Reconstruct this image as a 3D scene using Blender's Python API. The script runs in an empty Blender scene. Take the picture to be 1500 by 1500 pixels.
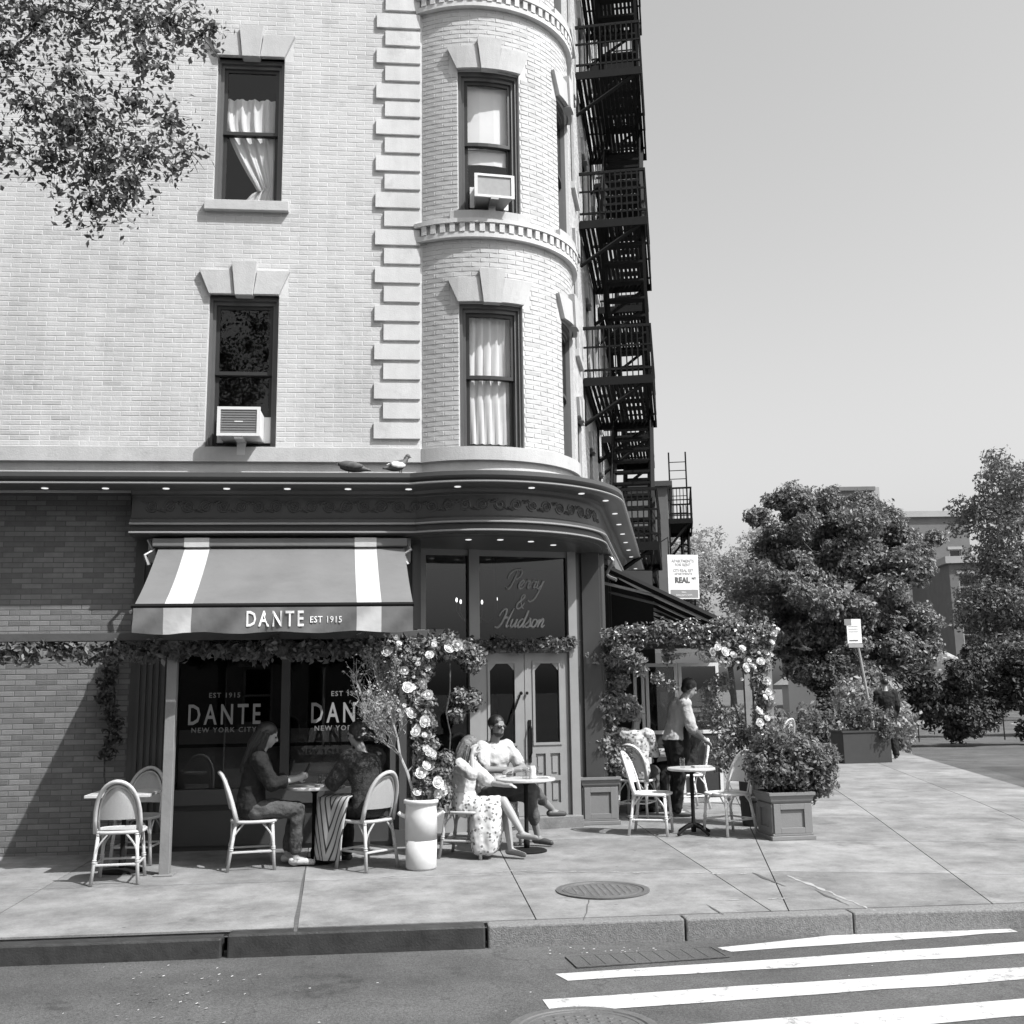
import bpy, bmesh, math, random
import numpy as np
from mathutils import Vector, Matrix

random.seed(7)
RNG = np.random.default_rng(7)
sc = bpy.context.scene
col = sc.collection
rad = math.radians

# ------------------------------------------------------------------ camera
FPX, PITCH, ROLL, YAW, EYE = 1030.0, rad(10.0), rad(-0.83), rad(5.5), 1.7
_F = Vector((math.sin(YAW) * math.cos(PITCH), math.cos(YAW) * math.cos(PITCH), math.sin(PITCH)))
_R0 = Vector((math.cos(YAW), -math.sin(YAW), 0))
_U0 = _R0.cross(_F)
_R = _R0 * math.cos(ROLL) + _U0 * math.sin(ROLL)
_U = -_R0 * math.sin(ROLL) + _U0 * math.cos(ROLL)
CAM = Vector((0, 0, EYE))
cam = bpy.data.cameras.new('camera')
cam_o = bpy.data.objects.new('camera', cam)
col.objects.link(cam_o)
m = Matrix.Identity(4)
for i in range(3):
    m[i][0], m[i][1], m[i][2], m[i][3] = _R[i], _U[i], -_F[i], CAM[i]
cam_o.matrix_world = m
cam.sensor_width = 36.0
ZOOM = 1500 / 971.0                        # the picture itself, without its white border, fills the frame height
cam.lens = FPX / 1500 * 36.0 * ZOOM
cam.shift_y = -(764.5 - 750) / 1500 * ZOOM
cam.clip_start, cam.clip_end = 0.1, 3000
sc.camera = cam_o

# ------------------------------------------------------------------ world and sun
SUN = Vector((0.60, -0.48, 1.0)).normalized()
EL = math.asin(SUN.z)
AZ = math.atan2(SUN.x, SUN.y)
w = bpy.data.worlds.new('World')
sc.world = w
w.use_nodes = True
nt = w.node_tree
nt.nodes.clear()
sky = nt.nodes.new('ShaderNodeTexSky')
sky.sky_type = 'NISHITA'
sky.sun_disc = False
sky.sun_elevation = EL
sky.sun_rotation = AZ
sky.air_density, sky.dust_density, sky.ozone_density = 1.0, 3.5, 1.0
bw = nt.nodes.new('ShaderNodeSeparateColor')   # black and white through a blue filter
bg = nt.nodes.new('ShaderNodeBackground')
bg.inputs['Strength'].default_value = 0.145
wo = nt.nodes.new('ShaderNodeOutputWorld')
nt.links.new(sky.outputs[0], bw.inputs[0])
nt.links.new(bw.outputs[2], bg.inputs[0])
nt.links.new(bg.outputs[0], wo.inputs[0])
sl = bpy.data.lights.new('sun', 'SUN')
sl.energy, sl.angle, sl.color = 5.0, rad(0.5), (1, 1, 1)
so = bpy.data.objects.new('sun', sl)
col.objects.link(so)
so.rotation_euler = SUN.to_track_quat('Z', 'Y').to_euler()
so.location = (12, -10, 25)
vs = sc.view_settings
vs.view_transform, vs.look, vs.gamma, vs.exposure = 'Standard', 'None', 1.0, 0.42
vs.use_curve_mapping = False
sc.render.engine = 'CYCLES'
sc.cycles.max_bounces = 7
sc.cycles.transparent_max_bounces = 12
sc.cycles.caustics_reflective = sc.cycles.caustics_refractive = False
sc.cycles.sample_clamp_indirect = 4.0
sc.cycles.use_denoising = True

# ------------------------------------------------------------------ helpers
def ray(px, py):
    return _F + _R * ((px - 750) / FPX) + _U * ((750 - py) / FPX)
def at(px, py, Y):
    d = ray(px, py)
    return CAM + d * (Y / d.y)
def gz(y):
    return 0.012 * (max(8.3, min(y, 14.5)) - 8.3)
def gnd(px, py):
    d = ray(px, py)
    p = CAM + d * (-EYE / d.z)
    for _ in range(4):
        p = CAM + d * ((gz(p.y) - EYE) / d.z)
    return p

class Fr:                                     # flat frame: x along wall, y inward, z up
    def __init__(s, o=(0, 0, 0), u=(1, 0), rz=None):
        s.o = Vector(o)
        if rz is not None: u = (math.cos(rz), math.sin(rz))
        s.u = Vector((u[0], u[1], 0)).normalized()
        s.n = Vector((-s.u.y, s.u.x, 0))
    def p(s, x, y, z):
        return s.o + s.u * x + s.n * y + Vector((0, 0, z))
    def sub(s, x, y, z):
        return Fr(s.p(x, y, z), (s.u.x, s.u.y))
class Cy:                                     # frame wrapped on the turret
    def __init__(s, c, r, a, z):
        s.c, s.r, s.a, s.z = Vector((c[0], c[1], 0)), r, a, z
    def p(s, x, y, z):
        t = s.a + x / s.r
        return s.c + Vector((math.sin(t), -math.cos(t), 0)) * (s.r - y) + Vector((0, 0, s.z + z))
    def sub(s, x, y, z):
        return Cy((s.c.x, s.c.y), s.r, s.a + x / s.r, s.z + z)
W = Fr()

class MB:
    def __init__(s): s.v, s.f = [], []
    def add(s, v, f):
        k = len(s.v); s.v += [tuple(p) for p in v]; s.f += [tuple(i + k for i in q) for q in f]
        return s
    def hexa(s, p):
        return s.add(p, [(0, 3, 2, 1), (4, 5, 6, 7), (0, 1, 5, 4), (1, 2, 6, 5), (2, 3, 7, 6), (3, 0, 4, 7)])
    def box(s, x0, x1, y0, y1, z0, z1, fr=W):
        return s.hexa([fr.p(x, y, z) for z in (z0, z1) for x, y in ((x0, y0), (x1, y0), (x1, y1), (x0, y1))])
    def arcbox(s, x0, x1, y0, y1, z0, z1, fr, step=0.1):
        n = max(1, int(abs(x1 - x0) / step))
        xs = [x0 + (x1 - x0) * i / n for i in range(n + 1)]
        v, f = [], []
        for x in xs: v += [fr.p(x, y0, z0), fr.p(x, y1, z0), fr.p(x, y1, z1), fr.p(x, y0, z1)]
        for i in range(n):
            a, b = 4 * i, 4 * i + 4
            for j in range(4): f.append((a + j, b + j, b + (j + 1) % 4, a + (j + 1) % 4))
        f += [(0, 1, 2, 3), tuple(4 * n + j for j in (3, 2, 1, 0))]
        return s.add(v, f)
    def prism(s, poly, y0, y1, fr=W):         # polygon in x,z swept in y
        n = len(poly)
        v = [fr.p(x, y0, z) for x, z in poly] + [fr.p(x, y1, z) for x, z in poly]
        f = [tuple(range(n)), tuple(range(2 * n - 1, n - 1, -1))]
        f += [(i, n + i, n + (i + 1) % n, (i + 1) % n) for i in range(n)]
        return s.add(v, f)
    def slab(s, poly, z0, z1, fr=W):          # polygon in x,y swept in z
        n = len(poly)
        v = [fr.p(x, y, z0) for x, y in poly] + [fr.p(x, y, z1) for x, y in poly]
        f = [tuple(range(n - 1, -1, -1)), tuple(range(n, 2 * n))]
        f += [(i, (i + 1) % n, n + (i + 1) % n, n + i) for i in range(n)]
        return s.add(v, f)
    def tube(s, pts, r, n=6, fr=None, flat=1.0):
        P = [Vector(p) if fr is None else fr.p(*p) for p in pts]
        rr = r if isinstance(r, (list, tuple)) else [r] * len(P)
        v, f, prev = [], [], None
        for i, p in enumerate(P):
            d = (P[min(i + 1, len(P) - 1)] - P[max(i - 1, 0)])
            d = d.normalized() if d.length > 1e-9 else Vector((0, 0, 1))
            if prev is None:
                a = Vector((0, 0, 1)) if abs(d.z) < .9 else Vector((1, 0, 0))
                a = (a - d * a.dot(d)).normalized()
            else:
                a = prev - d * prev.dot(d)
                a = a.normalized() if a.length > 1e-6 else prev
            prev = a
            b = d.cross(a)
            for k in range(n):
                t = 2 * math.pi * k / n
                v.append(p + (a * math.cos(t) + b * math.sin(t) * flat) * rr[i])
        for i in range(len(P) - 1):
            for k in range(n):
                f.append((i * n + k, i * n + (k + 1) % n, (i + 1) * n + (k + 1) % n, (i + 1) * n + k))
        f += [tuple(range(n - 1, -1, -1)), tuple((len(P) - 1) * n + k for k in range(n))]
        return s.add(v, f)
    def lathe(s, prof, o=(0, 0, 0), n=20, fr=W, ex=1.0, ey=1.0):
        v, f = [], []
        for r, z in prof:
            for k in range(n):
                t = 2 * math.pi * k / n
                v.append(fr.p(o[0] + r * ex * math.cos(t), o[1] + r * ey * math.sin(t), o[2] + z))
        for i in range(len(prof) - 1):
            for k in range(n):
                f.append((i * n + k, i * n + (k + 1) % n, (i + 1) * n + (k + 1) % n, (i + 1) * n + k))
        f += [tuple(range(n - 1, -1, -1)), tuple((len(prof) - 1) * n + k for k in range(n))]
        return s.add(v, f)
    def ball(s, c, rx, ry=None, rz=None, n=10, fr=W):
        ry = ry or rx; rz = rz or rx
        prof = [(max(math.sin(math.pi * i / (n // 2 + 1)), 1e-3), -math.cos(math.pi * i / (n // 2 + 1))) for i in range(n // 2 + 2)]
        v, f = [], []
        for r, z in prof:
            for k in range(n):
                t = 2 * math.pi * k / n
                v.append(fr.p(c[0] + rx * r * math.cos(t), c[1] + ry * r * math.sin(t), c[2] + rz * z))
        for i in range(len(prof) - 1):
            for k in range(n):
                f.append((i * n + k, i * n + (k + 1) % n, (i + 1) * n + (k + 1) % n, (i + 1) * n + k))
        f += [tuple(range(n - 1, -1, -1)), tuple((len(prof) - 1) * n + k for k in range(n))]
        return s.add(v, f)
    def mesh(s, name, mat, smooth=False):
        me = bpy.data.meshes.new(name)
        me.from_pydata(s.v, [], s.f)
        if mat: me.materials.append(mat)
        if smooth: me.polygons.foreach_set('use_smooth', [True] * len(me.polygons))
        me.update()
        return me
    def build(s, name, mat, parent=None, smooth=False, bevel=0, kind=None):
        return put(name, s.mesh(name, mat, smooth), parent, bevel, kind)

def put(name, me, parent=None, bevel=0, kind=None):
    o = bpy.data.objects.new(name, me)
    col.objects.link(o)
    if parent is not None:
        o.parent = parent
        if parent.type == 'EMPTY' or True:
            o.matrix_parent_inverse = wmat(parent).inverted()
    if bevel:
        b = o.modifiers.new('bevel', 'BEVEL'); b.width = bevel; b.segments = 2; b.limit_method = 'ANGLE'
    if kind: o['kind'] = kind
    return o
def wmat(o):
    mm = o.matrix_basis.copy()
    if o.parent is not None: mm = wmat(o.parent) @ o.matrix_parent_inverse @ mm
    return mm
def empty(name, loc=(0, 0, 0), rz=0):
    o = bpy.data.objects.new(name, None)
    col.objects.link(o)
    o.empty_display_size = .2
    o.location = loc; o.rotation_euler = (0, 0, rz)
    return o
def tag(o, label, cat, group=None, kind=None):
    if label: o['label'] = label
    if cat: o['category'] = cat
    if group: o['group'] = group
    if kind: o['kind'] = kind
    return o
def kids(o):
    return [c for c in bpy.data.objects if c.parent == o]
def copy_tree(o, parent=None, mp=None):
    c = o.copy(); col.objects.link(c)
    if parent is not None: c.parent = parent
    for ch in KID.get(o.name) or kids(o): copy_tree(ch, c)
    return c
KID = {}
def catmull(pts, k=6):
    P = [Vector(p) for p in pts]; out = []
    for i in range(len(P) - 1):
        a, b, c, d = P[max(i - 1, 0)], P[i], P[i + 1], P[min(i + 2, len(P) - 1)]
        for j in range(k):
            t = j / k
            out.append(0.5 * ((2 * b) + (c - a) * t + (2 * a - 5 * b + 4 * c - d) * t * t + (3 * b - a - 3 * c + d) * t ** 3))
    return out + [P[-1]]

# ------------------------------------------------------------------ materials (the photograph is black and white: greys only)
M = {}
def mat(name, v, rough=.7, var=.12, scale=4, bump=0, bscale=40, spec=.4, metal=0, island=0, dirt=0, trans=0, coat=0):
    ma = bpy.data.materials.new(name); ma.use_nodes = True
    n = ma.node_tree; N = n.nodes; L = n.links
    b = N['Principled BSDF']
    b.inputs['Roughness'].default_value = rough
    b.inputs['Specular IOR Level'].default_value = spec
    b.inputs['Metallic'].default_value = metal
    if coat: b.inputs['Coat Weight'].default_value = coat
    tc = N.new('ShaderNodeTexCoord')
    val = None
    if var or island or dirt:
        nz = N.new('ShaderNodeTexNoise'); nz.inputs['Scale'].default_value = scale; nz.inputs['Detail'].default_value = 6; nz.inputs['Roughness'].default_value = .65
        L.new(tc.outputs['Object'], nz.inputs['Vector'])
        mr = N.new('ShaderNodeMapRange'); mr.inputs[1].default_value, mr.inputs[2].default_value = .25, .75
        mr.inputs[3].default_value, mr.inputs[4].default_value = 1 - var, 1 + var
        L.new(nz.outputs[0], mr.inputs[0]); val = mr.outputs[0]
        if island:
            ge = N.new('ShaderNodeNewGeometry'); m2 = N.new('ShaderNodeMapRange')
            m2.inputs[3].default_value, m2.inputs[4].default_value = 1 - island, 1 + island
            L.new(ge.outputs['Random Per Island'], m2.inputs[0])
            mu = N.new('ShaderNodeMath'); mu.operation = 'MULTIPLY'; L.new(val, mu.inputs[0]); L.new(m2.outputs[0], mu.inputs[1]); val = mu.outputs[0]
        if dirt:
            n2 = N.new('ShaderNodeTexNoise'); n2.inputs['Scale'].default_value = scale * .22; n2.inputs['Detail'].default_value = 9; n2.inputs['Roughness'].default_value = .72
            L.new(tc.outputs['Object'], n2.inputs['Vector'])
            m3 = N.new('ShaderNodeMapRange'); m3.inputs[1].default_value, m3.inputs[2].default_value = .5, .68
            m3.inputs[3].default_value, m3.inputs[4].default_value = 1, 1 - dirt
            L.new(n2.outputs[0], m3.inputs[0])
            mu = N.new('ShaderNodeMath'); mu.operation = 'MULTIPLY'; L.new(val, mu.inputs[0]); L.new(m3.outputs[0], mu.inputs[1]); val = mu.outputs[0]
        mv = N.new('ShaderNodeMath'); mv.operation = 'MULTIPLY'; mv.inputs[1].default_value = v; L.new(val, mv.inputs[0])
        L.new(mv.outputs[0], b.inputs['Base Color'])
    else:
        b.inputs['Base Color'].default_value = (v, v, v, 1)
    if bump:
        bz = N.new('ShaderNodeTexNoise'); bz.inputs['Scale'].default_value = bscale; bz.inputs['Detail'].default_value = 8
        L.new(tc.outputs['Object'], bz.inputs['Vector'])
        bp = N.new('ShaderNodeBump'); bp.inputs['Strength'].default_value = bump; bp.inputs['Distance'].default_value = .02
        L.new(bz.outputs[0], bp.inputs['Height']); L.new(bp.outputs[0], b.inputs['Normal'])
    if trans:
        out = N['Material Output']; tr = N.new('ShaderNodeBsdfTranslucent'); mx = N.new('ShaderNodeMixShader')
        mx.inputs[0].default_value = trans; tr.inputs[0].default_value = (v * 1.5,) * 3 + (1,)
        L.new(b.outputs[0], mx.inputs[1]); L.new(tr.outputs[0], mx.inputs[2]); L.new(mx.outputs[0], out.inputs[0])
    M[name] = ma
    return ma
def glass(name, tint=.8, rough=.0, ior=1.42):
    ma = bpy.data.materials.new(name); ma.use_nodes = True
    n = ma.node_tree; N = n.nodes; L = n.links
    N.remove(N['Principled BSDF'])
    t = N.new('ShaderNodeBsdfTransparent'); t.inputs[0].default_value = (tint,) * 3 + (1,)
    g = N.new('ShaderNodeBsdfGlossy'); g.inputs['Roughness'].default_value = rough
    lw = N.new('ShaderNodeLayerWeight'); lw.inputs[0].default_value = .5
    pw = N.new('ShaderNodeMath'); pw.operation = 'POWER'; pw.inputs[1].default_value = 4.5; L.new(lw.outputs['Facing'], pw.inputs[0])
    f0 = ((ior - 1) / (ior + 1)) ** 2 * 1.6
    fz = N.new('ShaderNodeMath'); fz.operation = 'MULTIPLY_ADD'; fz.inputs[1].default_value = 1 - f0; fz.inputs[2].default_value = f0; L.new(pw.outputs[0], fz.inputs[0])
    mx = N.new('ShaderNodeMixShader')
    L.new(fz.outputs[0], mx.inputs[0]); L.new(t.outputs[0], mx.inputs[1]); L.new(g.outputs[0], mx.inputs[2])
    L.new(mx.outputs[0], N['Material Output'].inputs[0])
    M[name] = ma
def emit(name, s):
    ma = bpy.data.materials.new(name); ma.use_nodes = True
    N = ma.node_tree.nodes; b = N['Principled BSDF']
    b.inputs['Emission Color'].default_value = (1, 1, 1, 1); b.inputs['Emission Strength'].default_value = s
    b.inputs['Base Color'].default_value = (.8, .8, .8, 1)
    M[name] = ma

mat('brick', .54, .85, .06, 9, .2, 90, .25, island=.06, dirt=.10)
mat('mortar', .54, .9, .10, 12, .3, 120, .2)
mat('stone', .44, .8, .10, 7, .25, 60, .3, dirt=.10)
mat('whitewash', .60, .8, .08, 6, .2, 50, .3, dirt=.12)
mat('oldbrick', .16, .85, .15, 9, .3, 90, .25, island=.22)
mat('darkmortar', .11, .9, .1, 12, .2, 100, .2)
mat('sash', .03, .45, .1, 6)
mat('frame', .10, .45, .10, 6, .05, 80, .5)
mat('frame_light', .30, .5, .08, 6, .05, 80, .5)
mat('shop', .06, .42, .10, 3, .04, 60, .5)
mat('lip_glint', .28, .35, .05, 5)  # paler than the cornice paint: sun highlight on its lips put into colour
mat('shop_light', .075, .36, .08, 3, .04, 60, .5)
mat('door', .24, .42, .08, 5, .05, 90, .5)
mat('iron', .008, .8, .2, 6, .1, 80, .2)
mat('black', .012, .6, 0)
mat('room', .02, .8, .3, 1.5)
mat('banquette', .55, .7, .15, 3)
mat('curtain', .80, .9, .06, 3, trans=.25)
mat('acwhite', .64, .5, .06, 4, spec=.5)
mat('acgrill', .30, .6, .1, 20)
mat('awning', .17, .85, .08, 3.5, .45, 5, .2, trans=.12, dirt=.12)
mat('awning_white', .54, .85, .10, 4, .45, 6, .2, trans=.15, dirt=.15)
mat('letter', .80, .6, 0)
mat('letter_glass', .34, .6, .05, 10)
mat('letter_script', .22, .6, .05, 10)
mat('metal', .35, .35, .1, 8, metal=.7)
mat('post', .20, .65, .14, 5, .15, 40, .3)
mat('beam', .075, .6, .14, 5, .1, 40, .3)
mat('concrete', .24, .85, .10, 5, .25, 60, .25, dirt=.22)
mat('concrete_b', .265, .85, .10, 5, .25, 60, .25, dirt=.20)
mat('concrete_c', .22, .85, .12, 5, .25, 60, .25, dirt=.25)
mat('cement', .31, .9, .2, 12, .2, 60, .2)
mat('joint', .085, .95, .3, 20)
mat('asphalt', .092, .9, .25, 9, .6, 160, .25, dirt=.45)
mat('granite', .17, .8, .45, 55, .4, 90, .35)
mat('steelkerb', .038, .45, .45, 7, .2, 60, .5)
mat('paint', .56, .75, .08, 9, .3, 120, .3, dirt=.12)
mat('castiron', .10, .6, .25, 20, .3, 80, .5)
mat('rattan', .44, .45, .10, 30, .15, 200, .45)
mat('rattan_dark', .30, .5, .15, 30, .15, 200, .4)
mat('weave', .42, .6, .10, 60, .5, 260, .3)
mat('white', .66, .5, .04, 6, spec=.45)
mat('weave_white', .60, .6, .05, 60, .4, 260, .3)
mat('tabletop', .50, .3, .10, 9, spec=.5)
mat('ceramic', .62, .4, .06, 6, spec=.5)
mat('ceramic_raw', .50, .7, .10, 12)
mat('planter', .19, .6, .08, 6, .1, 60, .35)
mat('planter_dark', .04, .6, .1, 6, .1, 60, .35)
mat('soil', .03, .95, .3, 20)
mat('leaf', .15, .5, .15, 2.2, spec=.4, island=.45, trans=.30)
mat('leaf_tree', .16, .5, .2, .6, spec=.4, island=.5, trans=.22)
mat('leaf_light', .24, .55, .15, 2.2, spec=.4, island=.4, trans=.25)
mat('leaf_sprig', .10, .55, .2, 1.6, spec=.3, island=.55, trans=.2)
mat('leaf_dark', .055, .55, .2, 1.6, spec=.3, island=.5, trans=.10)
mat('leaf_far', .30, .7, .1, .5, spec=.2, island=.3, trans=.3)
mat('dry', .30, .75, .15, 20, island=.3)
mat('bark', .075, .9, .6, 16, 1.0, 16, .15)
mat('petal', .66, .65, .05, 20, island=.08, trans=.15)
mat('skin', .30, .55, .05, 9, spec=.4)
mat('skin_tan', .20, .5, .06, 9, spec=.4)
mat('hair_black', .012, .38, .4, 40, .3, 120, .6)
mat('hair_brown', .13, .42, .5, 45, .4, 110, .5)
mat('cloth_dark', .016, .85, .3, 12, .9, 14, .2)
mat('cloth_knit', .032, .85, .6, 45, .6, 80, .2)
mat('cloth_white', .44, .8, .06, 10, .9, 13, .2)
mat('cloth_pale', .42, .8, .08, 10, .9, 14, .2)
mat('denim', .065, .85, .3, 14, .9, 20, .2)
mat('trouser', .09, .85, .1, 12, .8, 15, .2)
mat('shoe', .05, .5, .1, 9)
mat('pigeon', .07, .6, .4, 30)
mat('pigeon_white', .6, .6, .4, 30)
mat('signwhite', .78, .5, .03, 5)
mat('signgrey', .24, .5, .03, 5)
mat('signtext', .10, .6, 0)
mat('signtext_pale', .38, .6, 0)
mat('farbrick', .15, .9, .12, 1.5, .2, 8, .2, dirt=.1)
mat('fargrey', .33, .9, .1, 1.0, .1, 8, .2)
mat('roofing', .40, .8, .1, 3)
mat('vanpaint', .40, .35, .05, 3, spec=.5, coat=.4)
mat('rubber', .02, .8, .1, 9)
glass('glass', .97)
glass('glass_dark', .55)
glass('tumbler', .93, .02, 1.35)
emit('lamp', .62)
emit('bulb', 6.0)

# street surfaces with wear of their own
def surface(name, v, kind):
    ma = bpy.data.materials.new(name); ma.use_nodes = True
    n = ma.node_tree; N = n.nodes; L = n.links; bs = N['Principled BSDF']
    bs.inputs['Roughness'].default_value = .88; bs.inputs['Specular IOR Level'].default_value = .3
    tc = N.new('ShaderNodeTexCoord')
    def noise(sc_, det=6, ro=.6, vec=None, dim=None):
        z = N.new('ShaderNodeTexNoise'); z.inputs['Scale'].default_value = sc_; z.inputs['Detail'].default_value = det; z.inputs['Roughness'].default_value = ro
        L.new(vec or tc.outputs['Object'], z.inputs['Vector']); return z.outputs[0]
    def rng(x, a, b, c, d):
        r = N.new('ShaderNodeMapRange'); r.inputs[1].default_value, r.inputs[2].default_value, r.inputs[3].default_value, r.inputs[4].default_value = a, b, c, d
        L.new(x, r.inputs[0]); return r.outputs[0]
    def mul(a, b):
        q = N.new('ShaderNodeMath'); q.operation = 'MULTIPLY'; L.new(a, q.inputs[0])
        if isinstance(b, float): q.inputs[1].default_value = b
        else: L.new(b, q.inputs[1])
        return q.outputs[0]
    def voro(sc_, feat='F1', vec=None):
        z = N.new('ShaderNodeTexVoronoi'); z.feature = feat; z.inputs['Scale'].default_value = sc_; L.new(vec or tc.outputs['Object'], z.inputs['Vector']); return z.outputs['Distance']
    # warped coordinates for cracks
    nz = N.new('ShaderNodeTexNoise'); nz.inputs['Scale'].default_value = 1.6; nz.inputs['Detail'].default_value = 6; L.new(tc.outputs['Object'], nz.inputs['Vector'])
    mxv = N.new('ShaderNodeVectorMath'); mxv.operation = 'MULTIPLY_ADD'; mxv.inputs[1].default_value = (.9, .9, .9)
    L.new(nz.outputs['Color'], mxv.inputs[0]); L.new(tc.outputs['Object'], mxv.inputs[2])
    if kind == 'asphalt':
        c = rng(noise(75, 4, .85), .33, .67, .45, 1.6)                      # aggregate
        c = mul(c, rng(noise(2.2, 8, .7), .3, .7, .80, 1.22))
        c = mul(c, rng(noise(.35, 5, .6), .35, .65, .82, 1.15))
        c = mul(c, rng(noise(.9, 9, .75), .57, .66, 1.0, .52))           # oil and damp stains
        gate = rng(noise(.45, 3, .5), .40, .50, .0, 1.0)
        cr = rng(voro(.55, 'DISTANCE_TO_EDGE', mxv.outputs[0]), .002, .006, .75, 1.0)
        ad = N.new('ShaderNodeMath'); ad.operation = 'MAXIMUM'; L.new(cr, ad.inputs[0]); L.new(gate, ad.inputs[1])
        c = mul(c, ad.outputs[0])
        sp = N.new('ShaderNodeMapping'); sp.inputs['Scale'].default_value = (.12, 1.1, 1); L.new(tc.outputs['Object'], sp.inputs[0])
        c = mul(c, rng(noise(1.0, 3, .5, sp.outputs[0]), .35, .65, .86, 1.12))   # tyre tracks along the street
        bsrc, bst = noise(120, 4, .7), .7
    elif kind == 'paint':
        c = rng(noise(60, 4, .7), .3, .7, .86, 1.1)
        c = mul(c, rng(noise(3.0, 7, .7), .35, .65, .86, 1.06))
        wear = rng(noise(9.0, 12, .85), .54, .64, 1.0, .25)
        c = mul(c, wear)
        bsrc, bst = noise(120, 4, .7), .5
    else:
        c = rng(noise(70, 4, .7), .3, .7, .86, 1.14)
        c = mul(c, rng(noise(1.8, 9, .75), .32, .68, .56, 1.24))
        c = mul(c, rng(noise(.5, 6, .65), .35, .65, .88, 1.1))
        c = mul(c, rng(noise(1.1, 9, .78), .56, .68, 1.0, .60))
        c = mul(c, rng(voro(2.6), .030, .050, .52, 1.0))                  # trodden gum
        bsrc, bst = noise(70, 5, .7), .35
    L.new(mul(c, float(v)), bs.inputs['Base Color'])
    bp = N.new('ShaderNodeBump'); bp.inputs['Strength'].default_value = bst; bp.inputs['Distance'].default_value = .012
    L.new(bsrc, bp.inputs['Height']); L.new(bp.outputs[0], bs.inputs['Normal'])
    M[name] = ma
surface('asphalt', .088, 'asphalt'); surface('asphalt_patch', .066, 'asphalt'); surface('paint', .50, 'paint')
surface('concrete', .225, 'concrete'); surface('concrete_b', .245, 'concrete'); surface('concrete_c', .20, 'concrete')
# painted brick with soot streaks
def wall_mat(name, v, isl):
    ma = bpy.data.materials.new(name); ma.use_nodes = True
    n = ma.node_tree; N = n.nodes; L = n.links; bs = N['Principled BSDF']
    bs.inputs['Roughness'].default_value = .85; bs.inputs['Specular IOR Level'].default_value = .25
    tc = N.new('ShaderNodeTexCoord'); ge = N.new('ShaderNodeNewGeometry')
    out = None
    for sc_, det, vec, a, b, c, d in ((9, 6, None, .3, .7, .95, 1.05), (1.3, 8, None, .35, .65, .92, 1.06), (1.0, 8, (2.2, 2.2, .30), .42, .72, 1.03, .86), (2.6, 10, None, .56, .70, 1.0, .78)):
        z = N.new('ShaderNodeTexNoise'); z.inputs['Scale'].default_value = sc_; z.inputs['Detail'].default_value = det; z.inputs['Roughness'].default_value = .7
        src = ge.outputs['Position']
        if vec:
            mp = N.new('ShaderNodeMapping'); mp.inputs['Scale'].default_value = vec; L.new(src, mp.inputs[0]); src = mp.outputs[0]
        L.new(src, z.inputs['Vector'])
        r = N.new('ShaderNodeMapRange'); r.inputs[1].default_value, r.inputs[2].default_value, r.inputs[3].default_value, r.inputs[4].default_value = a, b, c, d
        L.new(z.outputs[0], r.inputs[0])
        if out is None: out = r.outputs[0]
        else:
            q = N.new('ShaderNodeMath'); q.operation = 'MULTIPLY'; L.new(out, q.inputs[0]); L.new(r.outputs[0], q.inputs[1]); out = q.outputs[0]
    if isl:
        for nd in (ge.outputs['Random Per Island'],):
            r = N.new('ShaderNodeMapRange'); r.inputs[1].default_value, r.inputs[2].default_value, r.inputs[3].default_value, r.inputs[4].default_value = 0, .12, 1 - isl * 2.2, 1.0
            L.new(nd, r.inputs[0]); q = N.new('ShaderNodeMath'); q.operation = 'MULTIPLY'; L.new(out, q.inputs[0]); L.new(r.outputs[0], q.inputs[1]); out = q.outputs[0]
    q = N.new('ShaderNodeMath'); q.operation = 'MULTIPLY'; q.inputs[1].default_value = v; L.new(out, q.inputs[0]); L.new(q.outputs[0], bs.inputs['Base Color'])
    z = N.new('ShaderNodeTexNoise'); z.inputs['Scale'].default_value = 70; z.inputs['Detail'].default_value = 6; L.new(ge.outputs['Position'], z.inputs['Vector'])
    bp = N.new('ShaderNodeBump'); bp.inputs['Strength'].default_value = .3; bp.inputs['Distance'].default_value = .01; L.new(z.outputs[0], bp.inputs['Height']); L.new(bp.outputs[0], bs.inputs['Normal'])
    M[name] = ma
wall_mat('brick', .49, .08); wall_mat('mortar', .56, 0); wall_mat('stone', .46, 0); wall_mat('whitewash', .56, 0)

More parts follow.
